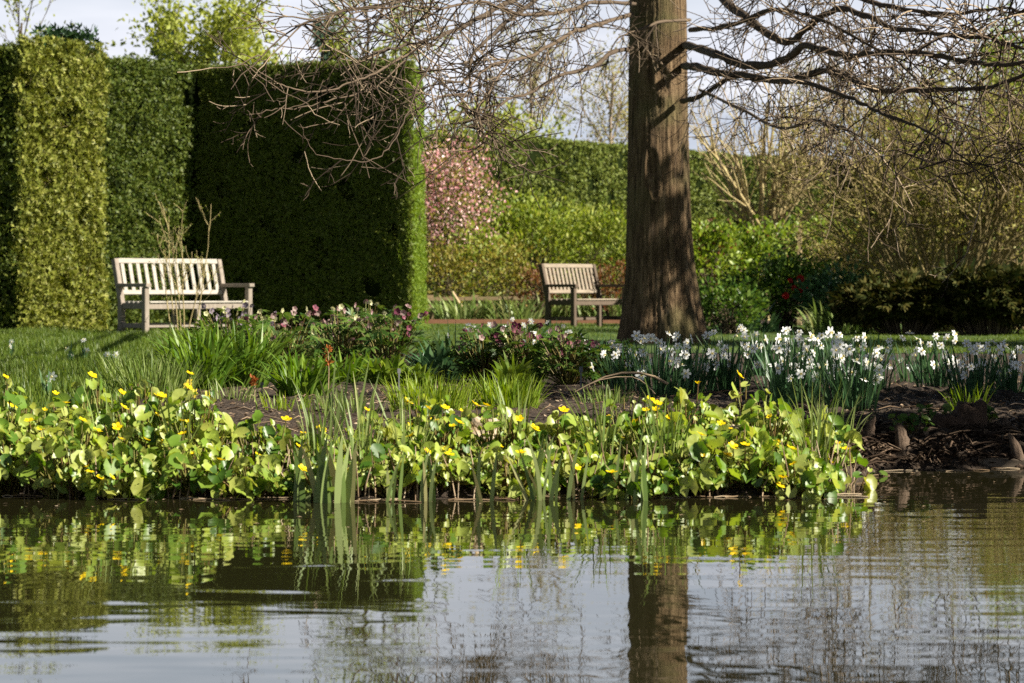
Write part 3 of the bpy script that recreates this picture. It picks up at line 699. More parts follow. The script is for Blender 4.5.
spray_bush('dark spreading evergreen with feathery sprays at the lawn edge', 905, 37.5, 1.7, 1.5, .72, 61)
spray_bush('dark feathery evergreen at the right edge of the lawn', 990, 37.3, 1.9, 1.5, .82, 62)
spray_bush('dark feathery evergreen running out past the right edge', 1052, 37.8, 1.5, 1.5, .85, 63)

# tall evergreens standing just outside the right edge that shade the right bank
def shade_tree(label, X, Yp, h, w, seed, nleaf=5200):
    b = (X, Yp, float(gz(X, Yp)))
    bush('holm_oak', label, 'tree', b, w, w, h, .5, 'deep', .17, 130, nleaf, .26, seed=seed, stem_r=.05)
shade_tree('broad evergreen tree beyond the right edge shading the bank', 5.0, 11.3, 3.1, 3.0, 71, 3000)
shade_tree('tall evergreen tree beyond the right edge shading the daffodils', 5.8, 14.4, 4.4, 3.8, 72, 1700)
shade_tree('tall evergreen tree beyond the right edge beside the lawn', 9.6, 29.6, 7.0, 4.4, 73, 7000)

# ------------------------------------------------------------------ swamp cypress
TY = 32.0
tb = np.array([P(661, 342, TY)[0], TY, .06])
cyp = root('swamp_cypress', tb, 'big bare swamp cypress with thick fissured trunk among the white daffodils', 'tree')
rows = [(350, 614, 712), (342, 618, 707), (330, 620, 704.5), (315, 622, 701), (290, 624.5, 697), (265, 626, 693.5), (235, 626.5, 691), (200, 627, 689.5), (150, 628, 688), (100, 628.5, 687), (64, 629, 686.5), (0, 630, 685.5), (-120, 633, 683), (-350, 640, 676), (-560, 650, 668)]
yy = np.array([a for a, _, _ in rows], float); xl = np.array([b for _, b, _ in rows]); xr = np.array([c for _, _, c in rows])
pyv = np.concatenate([np.arange(350, 0, -2.5), np.arange(0, -560, -14)])
cxx = np.interp(-pyv, -yy, (xl + xr) / 2); hw = np.interp(-pyv, -yy, (xr - xl) / 2) * TY / F
zz = HC - (pyv - HZ) * TY / F; cX = (cxx - 512) * TY / F
K = 144; th = np.arange(K) * 2 * np.pi / K
rr = np.ones((len(pyv), K)); zc = zz[:, None]; tt = th[None]
low = np.exp(-np.maximum(zc - .06, 0) / .55)
rr += (.035 * np.sin(5 * tt + .6) + .02 * np.sin(9 * tt + 2)) * (.35 + 1.3 * low)
rid = np.abs(np.sin(23 * tt + 2.2 * np.sin(zc * 1.3 + 3 * np.sin(tt * 2)) + .8 * np.sin(zc * 3.7 + tt * 5))) 
rid2 = np.abs(np.sin(41 * tt + 1.9 * np.sin(zc * 2.1 + tt * 4)))
rr += (rid ** .6 - .6) * .031 + (rid2 ** .7 - .5) * .022 + NR.normal(0, .004, rr.shape)
def scar(x, y, sx, sy, depth):
    th0 = math.asin(max(-.95, min(.95, (x - 660) / 30.0))) - math.pi / 2; z0 = HC - (y - HZ) * TY / F
    dth = (tt - th0 + np.pi) % (2 * np.pi) - np.pi; q = (dth / sx) ** 2 + ((zc - z0) / sy) ** 2
    return depth * (np.exp(-q) * -1.0 + 1.1 * np.exp(-((np.sqrt(q) - 1.5) / .5) ** 2))
rr += scar(653, 170, .16, .16, .055) + scar(655, 190, .10, .08, .05) + scar(664, 82, .18, .12, .07) + scar(668, 240, .08, .5, .035)
v = np.stack([cX[:, None] + np.cos(tt) * rr * hw[:, None], TY + np.sin(tt) * rr * hw[:, None], np.repeat(zc, K, 1)], -1) - tb
n = len(pyv); i, j = np.meshgrid(np.arange(n - 1), np.arange(K), indexing='ij'); j2 = (j + 1) % K
B = Batch(); B.arr(v.reshape(-1, 3), np.stack([i * K + j, i * K + j2, (i + 1) * K + j2, (i + 1) * K + j], -1).reshape(-1, 4))
B.build('trunk', M['bark'], cyp)

LIMBS = [  # (pixels, depth start, depth end, r0 px, r1 px, twigs per metre, twig length)
 ([(640, -60), (600, -38), (560, -20), (520, -4), (477, 19), (456, 30), (423, 42), (400, 47), (372, 52)], 31.6, 16.5, 4.6, 1.2, 10, .7),
 ([(640, -50), (590, -30), (550, -10), (524, 9), (500, 28), (473, 54), (468, 77), (447, 82), (412, 70)], 31.6, 17, 3.6, 1, 10, .55),
 ([(420, 46), (382, 70), (353, 82), (327, 92), (294, 89), (274, 82), (248, 66), (232, 63)], 17, 15.8, 2.2, .6, 11, .36),
 ([(405, 60), (380, 84), (359, 94), (332, 100), (300, 108), (271, 110), (248, 114), (234, 108)], 17, 16, 1.8, .5, 10, .32),
 ([(430, 66), (416, 90), (403, 123), (391, 144), (373, 160), (340, 160), (312, 150), (300, 124)], 17, 15.6, 1.6, .5, 6, .26),
 ([(632, 14), (600, 24), (571, 33), (540, 52), (515, 60), (490, 66), (468, 90), (455, 110)], 31.8, 17, 3.2, .9, 10, .55),
 ([(632, 48), (611, 53), (592, 68), (559, 76), (529, 94), (510, 98), (494, 112), (484, 122), (460, 128)], 31.8, 17, 3.2, .8, 6, .4),
 ([(510, 60), (496, 80), (487, 96), (477, 108), (482, 127), (482, 145), (462, 151), (440, 149), (424, 142)], 19, 16.5, 2.2, .6, 6, .28),
 ([(635, 4), (600, 2), (560, 12), (520, 14), (480, 2), (440, 8), (400, 6), (350, 14)], 31.7, 16.5, 2.8, .9, 11, .6),
 ([(640, -80), (580, -60), (520, -40), (460, -16), (410, 0), (360, 8), (320, 18), (296, 26)], 31.6, 16, 3.6, .9, 10, .7),
 ([(685, 45), (705, 50), (720, 56), (751, 66), (783, 60), (804, 46), (825, 50), (851, 56), (873, 53), (916, 52), (950, 58), (998, 65), (1040, 58)], 31.9, 16.5, 5.5, 2.6, 13, .7),
 ([(684, 66), (697, 67), (720, 73), (751, 76), (783, 81), (825, 71), (858, 82), (877, 90), (912, 91), (955, 89), (993, 86), (1040, 68)], 31.8, 17, 5.2, 2.4, 13, .65),
 ([(690, -40), (725, 0), (746, 17), (768, 34), (790, 42), (804, 30), (836, 9), (869, 16), (890, 27), (922, 32), (955, 36), (991, 39), (1040, 54)], 32.2, 17, 5.5, 2.2, 14, .7),
 ([(783, 81), (804, 82), (832, 91), (858, 101), (879, 112), (901, 120), (924, 129), (944, 142), (965, 158), (985, 190)], 19, 15.6, 3.8, 1, 13, .55),
 ([(682, 101), (692, 99), (703, 95), (720, 84), (733, 76)], 31.7, 31, 4, 3, 6, .4),
 ([(690, -70), (760, -30), (820, -14), (880, 4), (940, 14), (1000, 8), (1045, 16)], 32.3, 17, 4.2, 1.5, 15, .7),
 ([(690, 30), (730, 26), (770, 10), (810, 16), (850, 34), (900, 64), (930, 100), (950, 128)], 31.6, 16, 3.5, .8, 14, .55),
 ([(700, 90), (740, 108), (780, 128), (815, 120), (850, 130), (880, 150), (905, 148)], 31.4, 16.5, 2.4, .7, 12, .45),
 ([(940, 132), (920, 168), (950, 160), (985, 165), (1030, 150)], 16, 15.2, 2, .8, 10, .4),
 ([(690, 20), (660, 22), (640, 30), (618, 38), (606, 60)], 31.4, 29, 2.5, .7, 14, .4),
]
TW = dict(n=[3, 2], ang=[40, 46], ratio=[.62, .6], grav=[-.05, .0, .07], wig=[.08, .12, .15], rr=.68, rmin=.0040, t0=.15)
g = np.random.default_rng(77)
for pts, Y0, Y1, r0, r1, per, tl in LIMBS:
    q = np.array([P(x, y, Y0 + (Y1 - Y0) * (k / (len(pts) - 1)) ** .42) for k, (x, y) in enumerate(pts)]) - tb
    m_ = (len(q) - 1) * 5 + 1; t = np.linspace(0, len(q) - 1, m_)
    # catmull-rom resampling
    e = np.concatenate([[2 * q[0] - q[1]], q, [2 * q[-1] - q[-2]]]); o2 = []
    for s in t:
        k = min(int(s), len(q) - 2); f = s - k; a, b, c, d = e[k], e[k + 1], e[k + 2], e[k + 3]
        o2.append(.5 * (2 * b + (c - a) * f + (2 * a - 5 * b + 4 * c - d) * f * f + (3 * b - 3 * c + d - a) * f ** 3))
    o2 = np.array(o2); o2[1:-1] += g.normal(0, .004, o2[1:-1].shape)
    rad = np.linspace(r0, r1, m_) * .72 * np.linspace(Y0, Y1, m_) / F * (1 + .12 * np.sin(np.arange(m_) * 1.7))
    TL = Tubes(); TL.add(o2, rad); B = Batch(); TL.into(B); nlim = B.n
    T = Tubes(); tips = []; sc = (Y0 + 2 * Y1) / 3 / 31
    Ln = 0.5 * np.linalg.norm(np.diff(o2 * [1, .35, 1], axis=0), axis=1).sum() / sc * .96
    TWs = dict(TW, rmin=.0040 * sc)
    Lx = np.linalg.norm(np.diff(o2, axis=0), axis=1).sum()
    for s in range(int(Ln * per * .72)):
        k = g.uniform(.12, 1) * (m_ - 1); i = min(int(k), m_ - 2); f = k - i; pp = o2[i] * (1 - f) + o2[i + 1] * f
        tv = norm(o2[i + 1] - o2[i]); sd = norm(np.cross(tv, g.normal(size=3)) + np.array([0, -.1, -.12]))
        dd = norm(tv * g.uniform(.2, .9) + sd * g.uniform(.5, 1))
        grow(T, tips, g, pp, dd, sc * tl * 1.4 * g.uniform(.4, 1.3), .0092 * sc, 0, TWs)
    T.into(B); lo = B.build('limb', M['limb'], cyp); lo.data.materials.append(M['twig'])
    if r0 > 3.2:
        lo.data.polygons.foreach_set('material_index', [0 if p.vertices[0] < nlim else 1 for p in lo.data.polygons])
    else: lo.data.polygons.foreach_set('material_index', [1] * len(lo.data.polygons))

# ------------------------------------------------------------------ benches
def bench(label, loc, rz, Ln, m, seed):
    r = root('garden_bench', loc, label, 'bench', 'slatted wooden garden benches', rz)
    h = Ln / 2; dpt = .26
    def pt(name, fn, lab=None):
        BB = Batch(); fn(BB); o = BB.build(name, m if name in ('seat', 'backrest') else M['oak_frame' if seed == 1 else 'oak2_frame'], r, smooth=False)
        bv = o.modifiers.new('soft_edges', 'BEVEL'); bv.width = .005; bv.segments = 1; bv.limit_method = 'ANGLE'
        return o
    for sx in (-1, 1):
        x = sx * (h - .035)
        pt('leg', lambda b: b.bar((x, -dpt + .035, 0), (x, -dpt + .035, .60), .07, .07, (1, 0, 0)))
        def rear(b):
            b.bar((x, dpt - .03, 0), (x, dpt - .03, .42), .07, .075, (1, 0, 0)); b.bar((x, dpt - .032, .40), (x, dpt + .10, .95), .066, .07, (1, 0, 0))
        pt('leg', rear)
        pt('armrest', lambda b: b.bar((x, -dpt - .03, .625), (x, dpt + .02, .625), .045, .085))
        pt('stretcher', lambda b: b.bar((x, -dpt + .07, .13), (x, dpt - .06, .13), .06, .04))
        pt('side_rail', lambda b: b.bar((x, -dpt + .072, .37), (x, dpt - .07, .37), .075, .04))
    pt('leg', lambda b: b.bar((0, -dpt + .045, 0), (0, -dpt + .045, .35), .06, .06, (1, 0, 0)))
    pt('leg', lambda b: b.bar((0, dpt - .04, 0), (0, dpt - .04, .35), .06, .06, (1, 0, 0)))
    pt('stretcher', lambda b: b.bar((-h + .07, .02, .13), (h - .07, .02, .13), .06, .045))
    pt('seat_rail', lambda b: (b.bar((-h + .07, -dpt + .03, .365), (h - .07, -dpt + .03, .365), .07, .04), b.bar((-h + .07, dpt - .035, .365), (h - .07, dpt - .035, .365), .07, .035)))
    def seat(b):
        for k in range(6):
            y = -dpt - .005 + k * .086 + .03
            xx = h - .075 if k in (0, 5) else h - .02
            b.bar((-xx, y, .416), (xx, y, .416), .022, .068)
    pt('seat', seat)
    def back(b):
        ax = norm([0, .132, .55]); p0 = np.array([0, dpt - .03, .42])
        def on(z): return p0 + ax * (z - .42) / ax[2]
        for z, w in ((.925, .062), (.535, .055)):
            q = on(z); b.bar(q + [-h + .07, 0, 0], q + [h - .07, 0, 0], w, .042, ax)
        nsl = 13
        for k in range(nsl):
            x = -h + .07 + (2 * h - .14) * (k + .5) / nsl
            b.bar(on(.555) + [x, 0, 0], on(.90) + [x, 0, 0], .058, .022, (1, 0, 0))
    pt('backrest', back)
    return r
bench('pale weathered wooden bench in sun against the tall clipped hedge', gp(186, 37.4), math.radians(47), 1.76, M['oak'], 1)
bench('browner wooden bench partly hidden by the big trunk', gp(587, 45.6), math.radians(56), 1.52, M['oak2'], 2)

# sapling in front of the left bench
g = np.random.default_rng(90); r = root('bare_sapling', gp(180, 36.2), 'thin bare sapling with several wispy stems in front of the left bench', 'sapling'); T = Tubes(); tips = []
SP = dict(n=[5, 2], ang=[26, 40], ratio=[.3, .5], grav=[.02, .06, .03], wig=[.05, .1, .12], rr=.5, rmin=.003, t0=.25)
for x, y, yt in ((172, 0, 215), (177, 0, 250), (190, 0, 225), (196, 0, 258), (208, 0, 222), (165, 0, 262), (185, 0, 240)):
    b = np.array([(x - 182) * .5 * 36.2 / F, g.normal(0, .05), 0]); hgt = P(x, yt, 36.2)[2] - .06
    grow(T, tips, g, b, np.array([(x - 183) * .008, 0, 1]), hgt, .009, 0, SP)
B = Batch(); T.into(B); B.build('stems', M['tanbranch'], r)
p = np.array([t[0] for t in tips]); n = len(p); B = Batch(); B.inst(*LEAF, p, frames(rvec(n), rvec(n)), NR.uniform(.014, .03, n)); B.build('foliage', M['young'], r)

# posts, rail, edging
def post(label, x, Y, ytop, w):
    b = gp(x, Y); r = root('wooden_post', b, label, 'post'); h = P(x, ytop, Y)[2] - b[2]
    B = Batch(); B.box((0, 0, h / 2), (w / 2, w / 2, h / 2)); o = B.build('shaft', M['post'], r, False); bv = o.modifiers.new('soft', 'BEVEL'); bv.width = .012
    B = Batch(); B.box((0, 0, h + .011), (w / 2 + .008, w / 2 + .008, .01)); B.build('cap', M['post'], r, False)
post('short tan wooden post between the green shrubs right of the trunk', 799, 47, 227, .085)
r = root('low_rail_fence', gp(480, 51), 'low timber rail fence under the coppery shrubs', 'fence'); lc = gp(480, 51)
B = Batch(); B.bar(P(425, 299, 51) - lc, P(536, 298, 51) - lc, .06, .05); B.build('rail', M['post'], r, False)
for x in (430, 475, 521):
    B = Batch(); q = P(x, 298, 51) - lc; B.bar((q[0], .05, 0), (q[0], .05, q[2] + .05), .11, .10, (1, 0, 0)); B.build('post', M['post'], r, False)
B = Batch(); B.bar(P(452, 298, 51) - lc + [0, -.1, .1], P(468, 318, 51) - lc + [0, -.3, 0], .05, .05); B.build('brace', M['post'], r, False)
B = Batch(); a = gp(405, 49.2); b = gp(642, 49.2)
B.bar(a + [0, 0, .03], b + [0, 0, .03], .09, .11)
o = B.build('path_edging', M['rust_edge'], None, False); tag(o, 'low reddish edging strip between lawn and far flower bed', 'edging')

# ------------------------------------------------------------------ bed plants
def strap_clump(name, label, cat, loc, n, Ln, wd, lean, bend, m, rad, seed, group=None, part='leaves', seg=6):
    n = int(n * (1.6 if name in ('daylily', 'leafy_perennial') else 1))
    g = np.random.default_rng(seed); r = root(name, loc, label, cat, group); B = Batch()
    a = g.uniform(0, 6.28, n); q = rad * np.sqrt(g.uniform(0, 1, n))
    base = np.stack([np.cos(a) * q, np.sin(a) * q, np.zeros(n)], -1)
    az = a + g.normal(0, .6, n)
    ribbons(B, g, base, az, np.abs(g.normal(0, lean, n)) + lean * .3 * q / max(rad, .01), np.abs(g.normal(bend, bend * .5, n)), Ln * g.uniform(.55, 1.12, n), wd * g.uniform(.7, 1.2, n), seg)
    B.build(part, M[m], r); return r

for x, yb, n, Ln, lab in ((198, 391, 120, .40, 'lush strap leaved clump right below the left bench'), (243, 388, 130, .42, 'lush strap leaved clump in front of the grey purple hellebores'), (303, 397, 80, .28, 'smaller strap leaved clump beside the rusty flower spike'), (222, 378, 90, .40, 'strap leaved clump behind the two lush clumps under the bench')):
    strap_clump('daylily', lab, 'plant', at(x, yb), n, Ln, .020, .32, 1.15, 'daylily', .13, int(x))
for x, yb, n, Ln, w, m, lab in ((432, 411, 420, .175, .19, 'tuft', 'bright green grass tuft left of its twin on the bare soil'), (507, 408, 360, .17, .16, 'tuft', 'bright green grass tuft in front of the plum hellebores'), (150, 398, 380, .25, .22, 'olive_tuft', 'pale olive grassy clump below the left bench legs'), (968, 414, 60, .15, .08, 'tuft', 'short upright grass tuft behind the peat block'), (828, 446, 70, .22, .10, 'olive_tuft', 'thin reedy tuft at the shaded end of the marigolds'), (345, 412, 70, .11, .16, 'olive_tuft', 'sparse low grass tuft on the bare soil behind the tall iris'), (285, 410, 60, .10, .13, 'tuft', 'sparse low green tuft on the bare soil before the small strap leaved clump'), (610, 404, 80, .10, .14, 'olive_tuft', 'sparse low tuft under the arching dead branch'), (232, 402, 50, .13, .15, 'olive_tuft', 'thin grassy tuft at the near edge of the strap leaved clumps')):
    strap_clump('grass_tuft', lab, 'plant', at(x, yb), n, Ln, .0065, .28, .5, m, w, int(x) + 1)

PALM = []
for a in (-75, -38, 0, 38, 75):
    PALM.append(math.radians(a))
def palm():
    v = []; f = []
    for a in PALM:
        s, c = math.sin(a), math.cos(a); b = len(v); l_ = 1 - .25 * abs(a)
        for x, y, z in ((0, 0, 0), (-.13, .5, .06), (0, 1, -.12), (.13, .5, .06)):
            x *= l_ ** .5; y *= l_; v.append((x * c + y * s, -x * s + y * c, z))
        f += [(b, b + 3, b + 2, b + 1)]
    return T_(v, f)
PALMT = palm()
def hellebore(label, x, yb, w, h, cols, nl, nf, seed, leafm='hellebore', name='hellebore'):
    nl = int(nl * 1.9); h *= 1.18; w *= 1.15; nf = int(nf * 1.8)
    g = np.random.default_rng(seed); loc = at(x, yb); r = root(name, loc, label, 'plant'); T = Tubes(); B = Batch()
    a = g.uniform(0, 6.28, nl); q = w / 2 * np.sqrt(g.uniform(.02, 1, nl)); z = h * g.uniform(.2, .98, nl) * (1 - .3 * (q / (w / 2)) ** 2)
    pos = np.stack([np.cos(a) * q, np.sin(a) * q, z], -1)
    for p_ in pos: T.add([p_ * [.2, .2, 0], p_ * [.6, .6, .7], p_], [.004, .0035, .003])
    B.inst(*PALMT, pos, frames(np.stack([np.cos(a), np.sin(a), g.normal(.1, .35, nl)], -1) + g.normal(size=(nl, 3)) * .3, np.array([0, 0, 1.]) + g.normal(size=(nl, 3)) * .3), g.uniform(.07, .12, nl))
    B.build('leaves', M[leafm], r)
    fl = []
    for k in range(nf):
        aa = g.uniform(0, 6.28); qq = w / 2 * math.sqrt(g.uniform(0, 1)); zz_ = h * g.uniform(.5, 1.0)
        if math.sin(aa) > 0: zz_ = max(zz_, h * .75)
        p_ = np.array([math.cos(aa) * qq, math.sin(aa) * qq, zz_]); fl.append(p_)
        T.add([p_ * [.2, .2, 0], p_ * [.7, .7, .7], p_ + [0, 0, .01]], [.004, .0035, .002])
    B = Batch(); T.into(B); B.build('stems', M['marigold_stem'], r)
    for p_ in fl:
        link_mesh('flower', FL_HELL[cols[int(g.integers(0, len(cols)))]], r, p_, face_rot((g.normal(.4, .5), g.normal(-.6, .5), g.normal(-.3, .5))), g.uniform(.58, .95))
    return r
for i, a in enumerate([
 ('hellebore with dusky grey purple blooms at the right foot of the left bench', 236, 372, .52, .42, ['hellgrey', 'hellgrey', 'hellcream'], 46, 22),
 ('hellebore with cream and pink blooms behind the rusty spike', 283, 378, .42, .38, ['hellpink', 'hellcream', 'hellpink', 'hellplum'], 44, 16),
 ('hellebore in cream and pink full bloom below the dark hedge panel', 340, 376, .46, .40, ['hellcream', 'hellpink', 'hellpink'], 46, 22),
 ('hellebore with dark plum and pink blooms near the hedge end', 388, 377, .46, .40, ['hellplum', 'hellpink', 'hellpink'], 46, 18),
 ('hellebore with pale pink blooms behind the green foliage clump', 365, 366, .5, .42, ['hellpink', 'hellcream'], 44, 16),
 ('hellebore with plum blooms right of the broad leaved clump', 486, 383, .36, .30, ['hellplum', 'hellpink', 'hellplum'], 44, 16),
 ('hellebore speckled with pink and cream behind the second grass tuft', 528, 384, .38, .31, ['hellplum', 'hellpink', 'hellcream'], 46, 22),
 ('dark hellebore with few pink blooms left of the trunk', 568, 386, .34, .28, ['hellplum', 'hellpink'], 44, 12),
 ('low dark leafy hellebore with no clear blooms at the left trunk foot', 603, 384, .36, .24, ['hellplum'], 50, 0)]):
    hellebore(*a, seed=200 + i)
def broad_clump(label, x, yb, n, Ln, wd, m, rad, seed, bend=.8):
    strap_clump('leafy_perennial', label, 'plant', at(x, yb), n, Ln, wd, .45, bend, m, rad, seed)
broad_clump('bright green leafy perennial before the cream pink hellebores', 385, 386, 70, .20, .03, 'lush', .10, 301, 1.3)
broad_clump('dark leafy perennial between the strap clump and green perennial', 345, 384, 70, .22, .022, 'daylily', .14, 302, 1.0)
broad_clump('broad blue green leaved clump just right of the hedge end', 440, 381, 60, .26, .036, 'daffleaf', .12, 303)
broad_clump('bright green broad leaved clump behind the gap between grass tufts', 468, 380, 50, .22, .03, 'daylily', .10, 304)
broad_clump('low green leafy clump beside the grey plant label', 415, 386, 46, .17, .03, 'lush', .10, 305, 1.2)
broad_clump('dark low leafy clump between the plum hellebores and hedge end', 452, 366, 60, .24, .03, 'hellebore', .2, 307)
broad_clump('leafy clump filling the bed edge behind the speckled hellebore', 545, 366, 60, .22, .03, 'hellebore', .22, 308)
broad_clump('leafy clump at the lawn edge under the dark hedge panel', 310, 362, 60, .26, .03, 'hellebore', .25, 309)
broad_clump('single green leafy clump among the plum hellebores', 512, 388, 40, .2, .03, 'lush', .07, 306, 1.2)

# pale leafy clumps in the far bed
for i, (x, Y, m, lab) in enumerate(((437, 51.5, 'olive_tuft', 'pale strap leaves in the far bed under the cherry'), (462, 50.5, 'iris', 'blue green strap leaves in the far bed by the fence brace'), (492, 51.5, 'olive_tuft', 'pale strap leaves in the far bed between the fence posts'), (515, 50.3, 'iris', 'blue green strap leaves at the tan fence post'), (545, 51, 'olive_tuft', 'pale strap leaves behind the left legs of the far bench'), (572, 51.5, 'iris', 'blue green strap leaves behind the middle of the far bench'), (600, 51, 'olive_tuft', 'pale strap leaves behind the right arm of the far bench'), (620, 50.5, 'iris', 'blue green strap leaves between the far bench and trunk'), (838, 38.5, 'iris', 'pale strap leaves below the green shrubs right of the camellia'), (745, 39.5, 'daffleaf', 'dark strap leaves left of the camellia'))):
    strap_clump('border_lily', lab, 'plant', gp(x, Y), 110, .55 if i < 8 else .45, .04, .4, .9, m, .42, 330 + i, seg=5)

# daffodils
def daffodil(label, x, yb, h, nleaf, nfl, seed, rad=.12, m='daffleaf', fl=None, face=(.35, -1, -.1), wd=.013, lean=.26, group='white daffodil clumps', depth=None):
    if nfl > 6: nfl = int(nfl * 2.0)
    if h > .3 and depth is None: h *= .80
    g = np.random.default_rng(seed); loc = at(x, yb) if depth is None else gp(x, depth); r = root('daffodil', loc, label, 'flower', group); B = Batch()
    n = nleaf; a = g.uniform(0, 6.28, n); q = rad * np.sqrt(g.uniform(0, 1, n))
    base = np.stack([np.cos(a) * q, np.sin(a) * q, np.zeros(n)], -1)
    ribbons(B, g, base, a + g.normal(0, .5, n), np.abs(g.normal(0, lean, n)), np.abs(g.normal(.25, .3, n)), h * g.uniform(.5, 1.15, n), wd * g.uniform(.7, 1.2, n), 6)
    a = g.uniform(0, 6.28, nfl); q = rad * np.sqrt(g.uniform(0, 1, nfl)); base = np.stack([np.cos(a) * q, np.sin(a) * q, np.zeros(nfl)], -1)
    B.build('leaves', M[m], r)
    if nfl:
        B = Batch()
        p = ribbons(B, g, base, a + g.normal(0, .6, nfl), np.abs(g.normal(0, lean * 1.15, nfl)), np.abs(g.normal(.15, .15, nfl)), h * g.uniform(.42, 1.1, nfl), np.full(nfl, .006), 6, tipw=.7)
        B.build('stems', M[m], r)
        for k in range(nfl):
            d = norm(np.array(face) + g.normal(size=3) * .75)
            link_mesh('flower', fl or FL_DAFF, r, p[k, -1] + d * .012, face_rot(d), g.uniform(.62, .95))
    return r
for i, a in enumerate([
 ('white daffodils leaning left at the left foot of the trunk', 628, 392, .36, 60, 9), ('white daffodil clump directly in front of the trunk', 660, 396, .37, 70, 12),
 ('white daffodil clump at the right foot of the trunk', 690, 393, .36, 60, 8), ('dense white daffodil clump just right of the trunk', 728, 392, .38, 80, 13),
 ('tall white daffodil clump with the leftmost cluster of heads over the marigolds', 790, 407, .41, 90, 13), ('white daffodil clump behind the two tall dense ones', 815, 385, .38, 80, 14),
 ('fullest white daffodil clump beside the bare shaded soil', 850, 410, .42, 100, 16), ('white daffodils bending over the sunlit lawn strip', 868, 392, .37, 70, 8),
 ('mostly leafy dark daffodil clump at the end of the lawn strip', 912, 384, .25, 40, 3), ('white daffodil clump in front of the sunlit lawn right of the bare soil', 938, 388, .28, 60, 13),
 ('white daffodil clump behind the peat block', 975, 398, .34, 70, 13), ('white daffodil clump at the right edge of the photo', 1012, 394, .34, 80, 13),
 ('white daffodil clump between trunk and camellia, furthest back', 762, 378, .38, 70, 9)]):
    daffodil(*a, seed=400 + i)
for i, (x, yb, h, nl, nf, lab) in enumerate([
 (455, 366, .40, 22, 4, 'bluish white daffodils just right of the hedge end'), (488, 362, .42, 26, 6, 'bluish white daffodils on the lawn edge below the timber fence'),
 (540, 366, .42, 40, 7, 'bluish white daffodils left of the far bench legs'), (562, 364, .38, 34, 4, 'bluish white daffodils right in front of the far bench'),
 (580, 366, .34, 34, 4, 'bluish white daffodils under the far bench seat'), (592, 372, .32, 34, 2, 'two bluish white daffodils between far bench and trunk')]):
    daffodil(lab, x, yb, h, nl, nf, 450 + i, rad=.16)
for i, (x, yt, d, lab) in enumerate([(12, 336, 24, 'lone pale daffodil in the long grass at the left edge'), (70, 341, 23, 'pale daffodil in the long grass below the hedge buttress'), (84, 337, 23.4, 'pale daffodil just right of another, below the buttress'), (112, 350, 20, 'pale daffodil at the near edge of the long grass'), (48, 370, 15, 'pale daffodil peeping out behind the leftmost marigolds')]):
    hh = P(x, yt, d)[2] - gp(x, d)[2]
    daffodil(lab, x, 0, hh * 1.0, 7, 2, 470 + i, rad=.02, depth=d, lean=.06, group=None)
for i, (x, yt, d, lab) in enumerate([(209, 378, 12.4, 'yellow daffodil above the marigolds below the strap leaved clump'), (186, 384, 12.0, 'yellow daffodil head left of its neighbour above the marigolds')]):
    daffodil(lab, x, 0, (P(x, yt, d)[2] - gp(x, d)[2]) * 1.02, 8, 1 + (i == 1), 480 + i, rad=.015, fl=FL_YEL, depth=d, lean=.05, group=None, m='olive_tuft')

# ------------------------------------------------------------------ iris fans in the shallows
def iris(label, x, yb, yt, n, seed, wd=.016, fan=.16, m='iris'):
    g = np.random.default_rng(seed); X = (x - 512) * 9.5 / F
    Yd = (float(edge((x - 512) * 9.2 / F)) - .17 + .05 * (x % 3 - 1)) if yb > 480 else at(x, yb)[1]
    b = np.array([(x - 512) * Yd / F, Yd, -.03 if yb > 480 else float(gz((x - 512) * Yd / F, Yd))]); r = root('flag_iris', b, label, 'plant')
    h = (P(x, yt, Yd)[2] - b[2]) * (.88 if yb > 480 else 1); B = Batch()
    az = np.where(np.arange(n) % 2 == 0, 0, np.pi) + g.normal(0, .35, n); base = np.stack([np.linspace(-.02, .02, n), g.normal(0, .012, n), np.zeros(n)], -1)
    ribbons(B, g, base, az, np.abs(g.normal(0, fan, n)), np.abs(g.normal(.12, .25, n)), h * np.concatenate([[1.02], g.uniform(.6, 1.0, n - 1)]), wd * g.uniform(.75, 1.2, n), 6, flat=True)
    B.build('leaves', M[m], r)
for i, a in enumerate([(302, 503, 428, 6, 'blue green flag iris fan in the shallows, left of a pale fan'), (322, 501, 424, 5, 'dark flag iris fan between two paler fans in the shallows'), (344, 504, 424, 7, 'palest upright flag iris fan standing in the water'),
 (392, 500, 440, 5, 'slim flag iris fan at the waterline below the green perennial'), (428, 498, 436, 4, 'short flag iris shoot below the first grass tuft'), (534, 499, 418, 6, 'tall flag iris fan below the gap beside the second grass tuft'), (549, 498, 428, 5, 'pale flag iris fan just right of a taller fan'),
 (640, 492, 412, 4, 'slim flag iris fan below the arching dead branch'), (620, 492, 430, 3, 'thin flag iris shoot left of the slim fan'), (139, 470, 408, 3, 'single flag iris shoot amid the left marigolds'), (335, 440, 352, 5, 'tall flag iris rising out of the bare soil'), (362, 436, 356, 4, 'flag iris shoots right of the tall one on the soil'), (484, 500, 440, 3, 'thin flag iris shoot below the pale stones'), (574, 497, 432, 3, 'thin flag iris shoot right of the pale fan')]):
    x, yb, yt, n, lab = a; iris(lab, x, yb, yt, n, 500 + i, .021 if i < 3 else .012, .10 if i < 3 else .14)

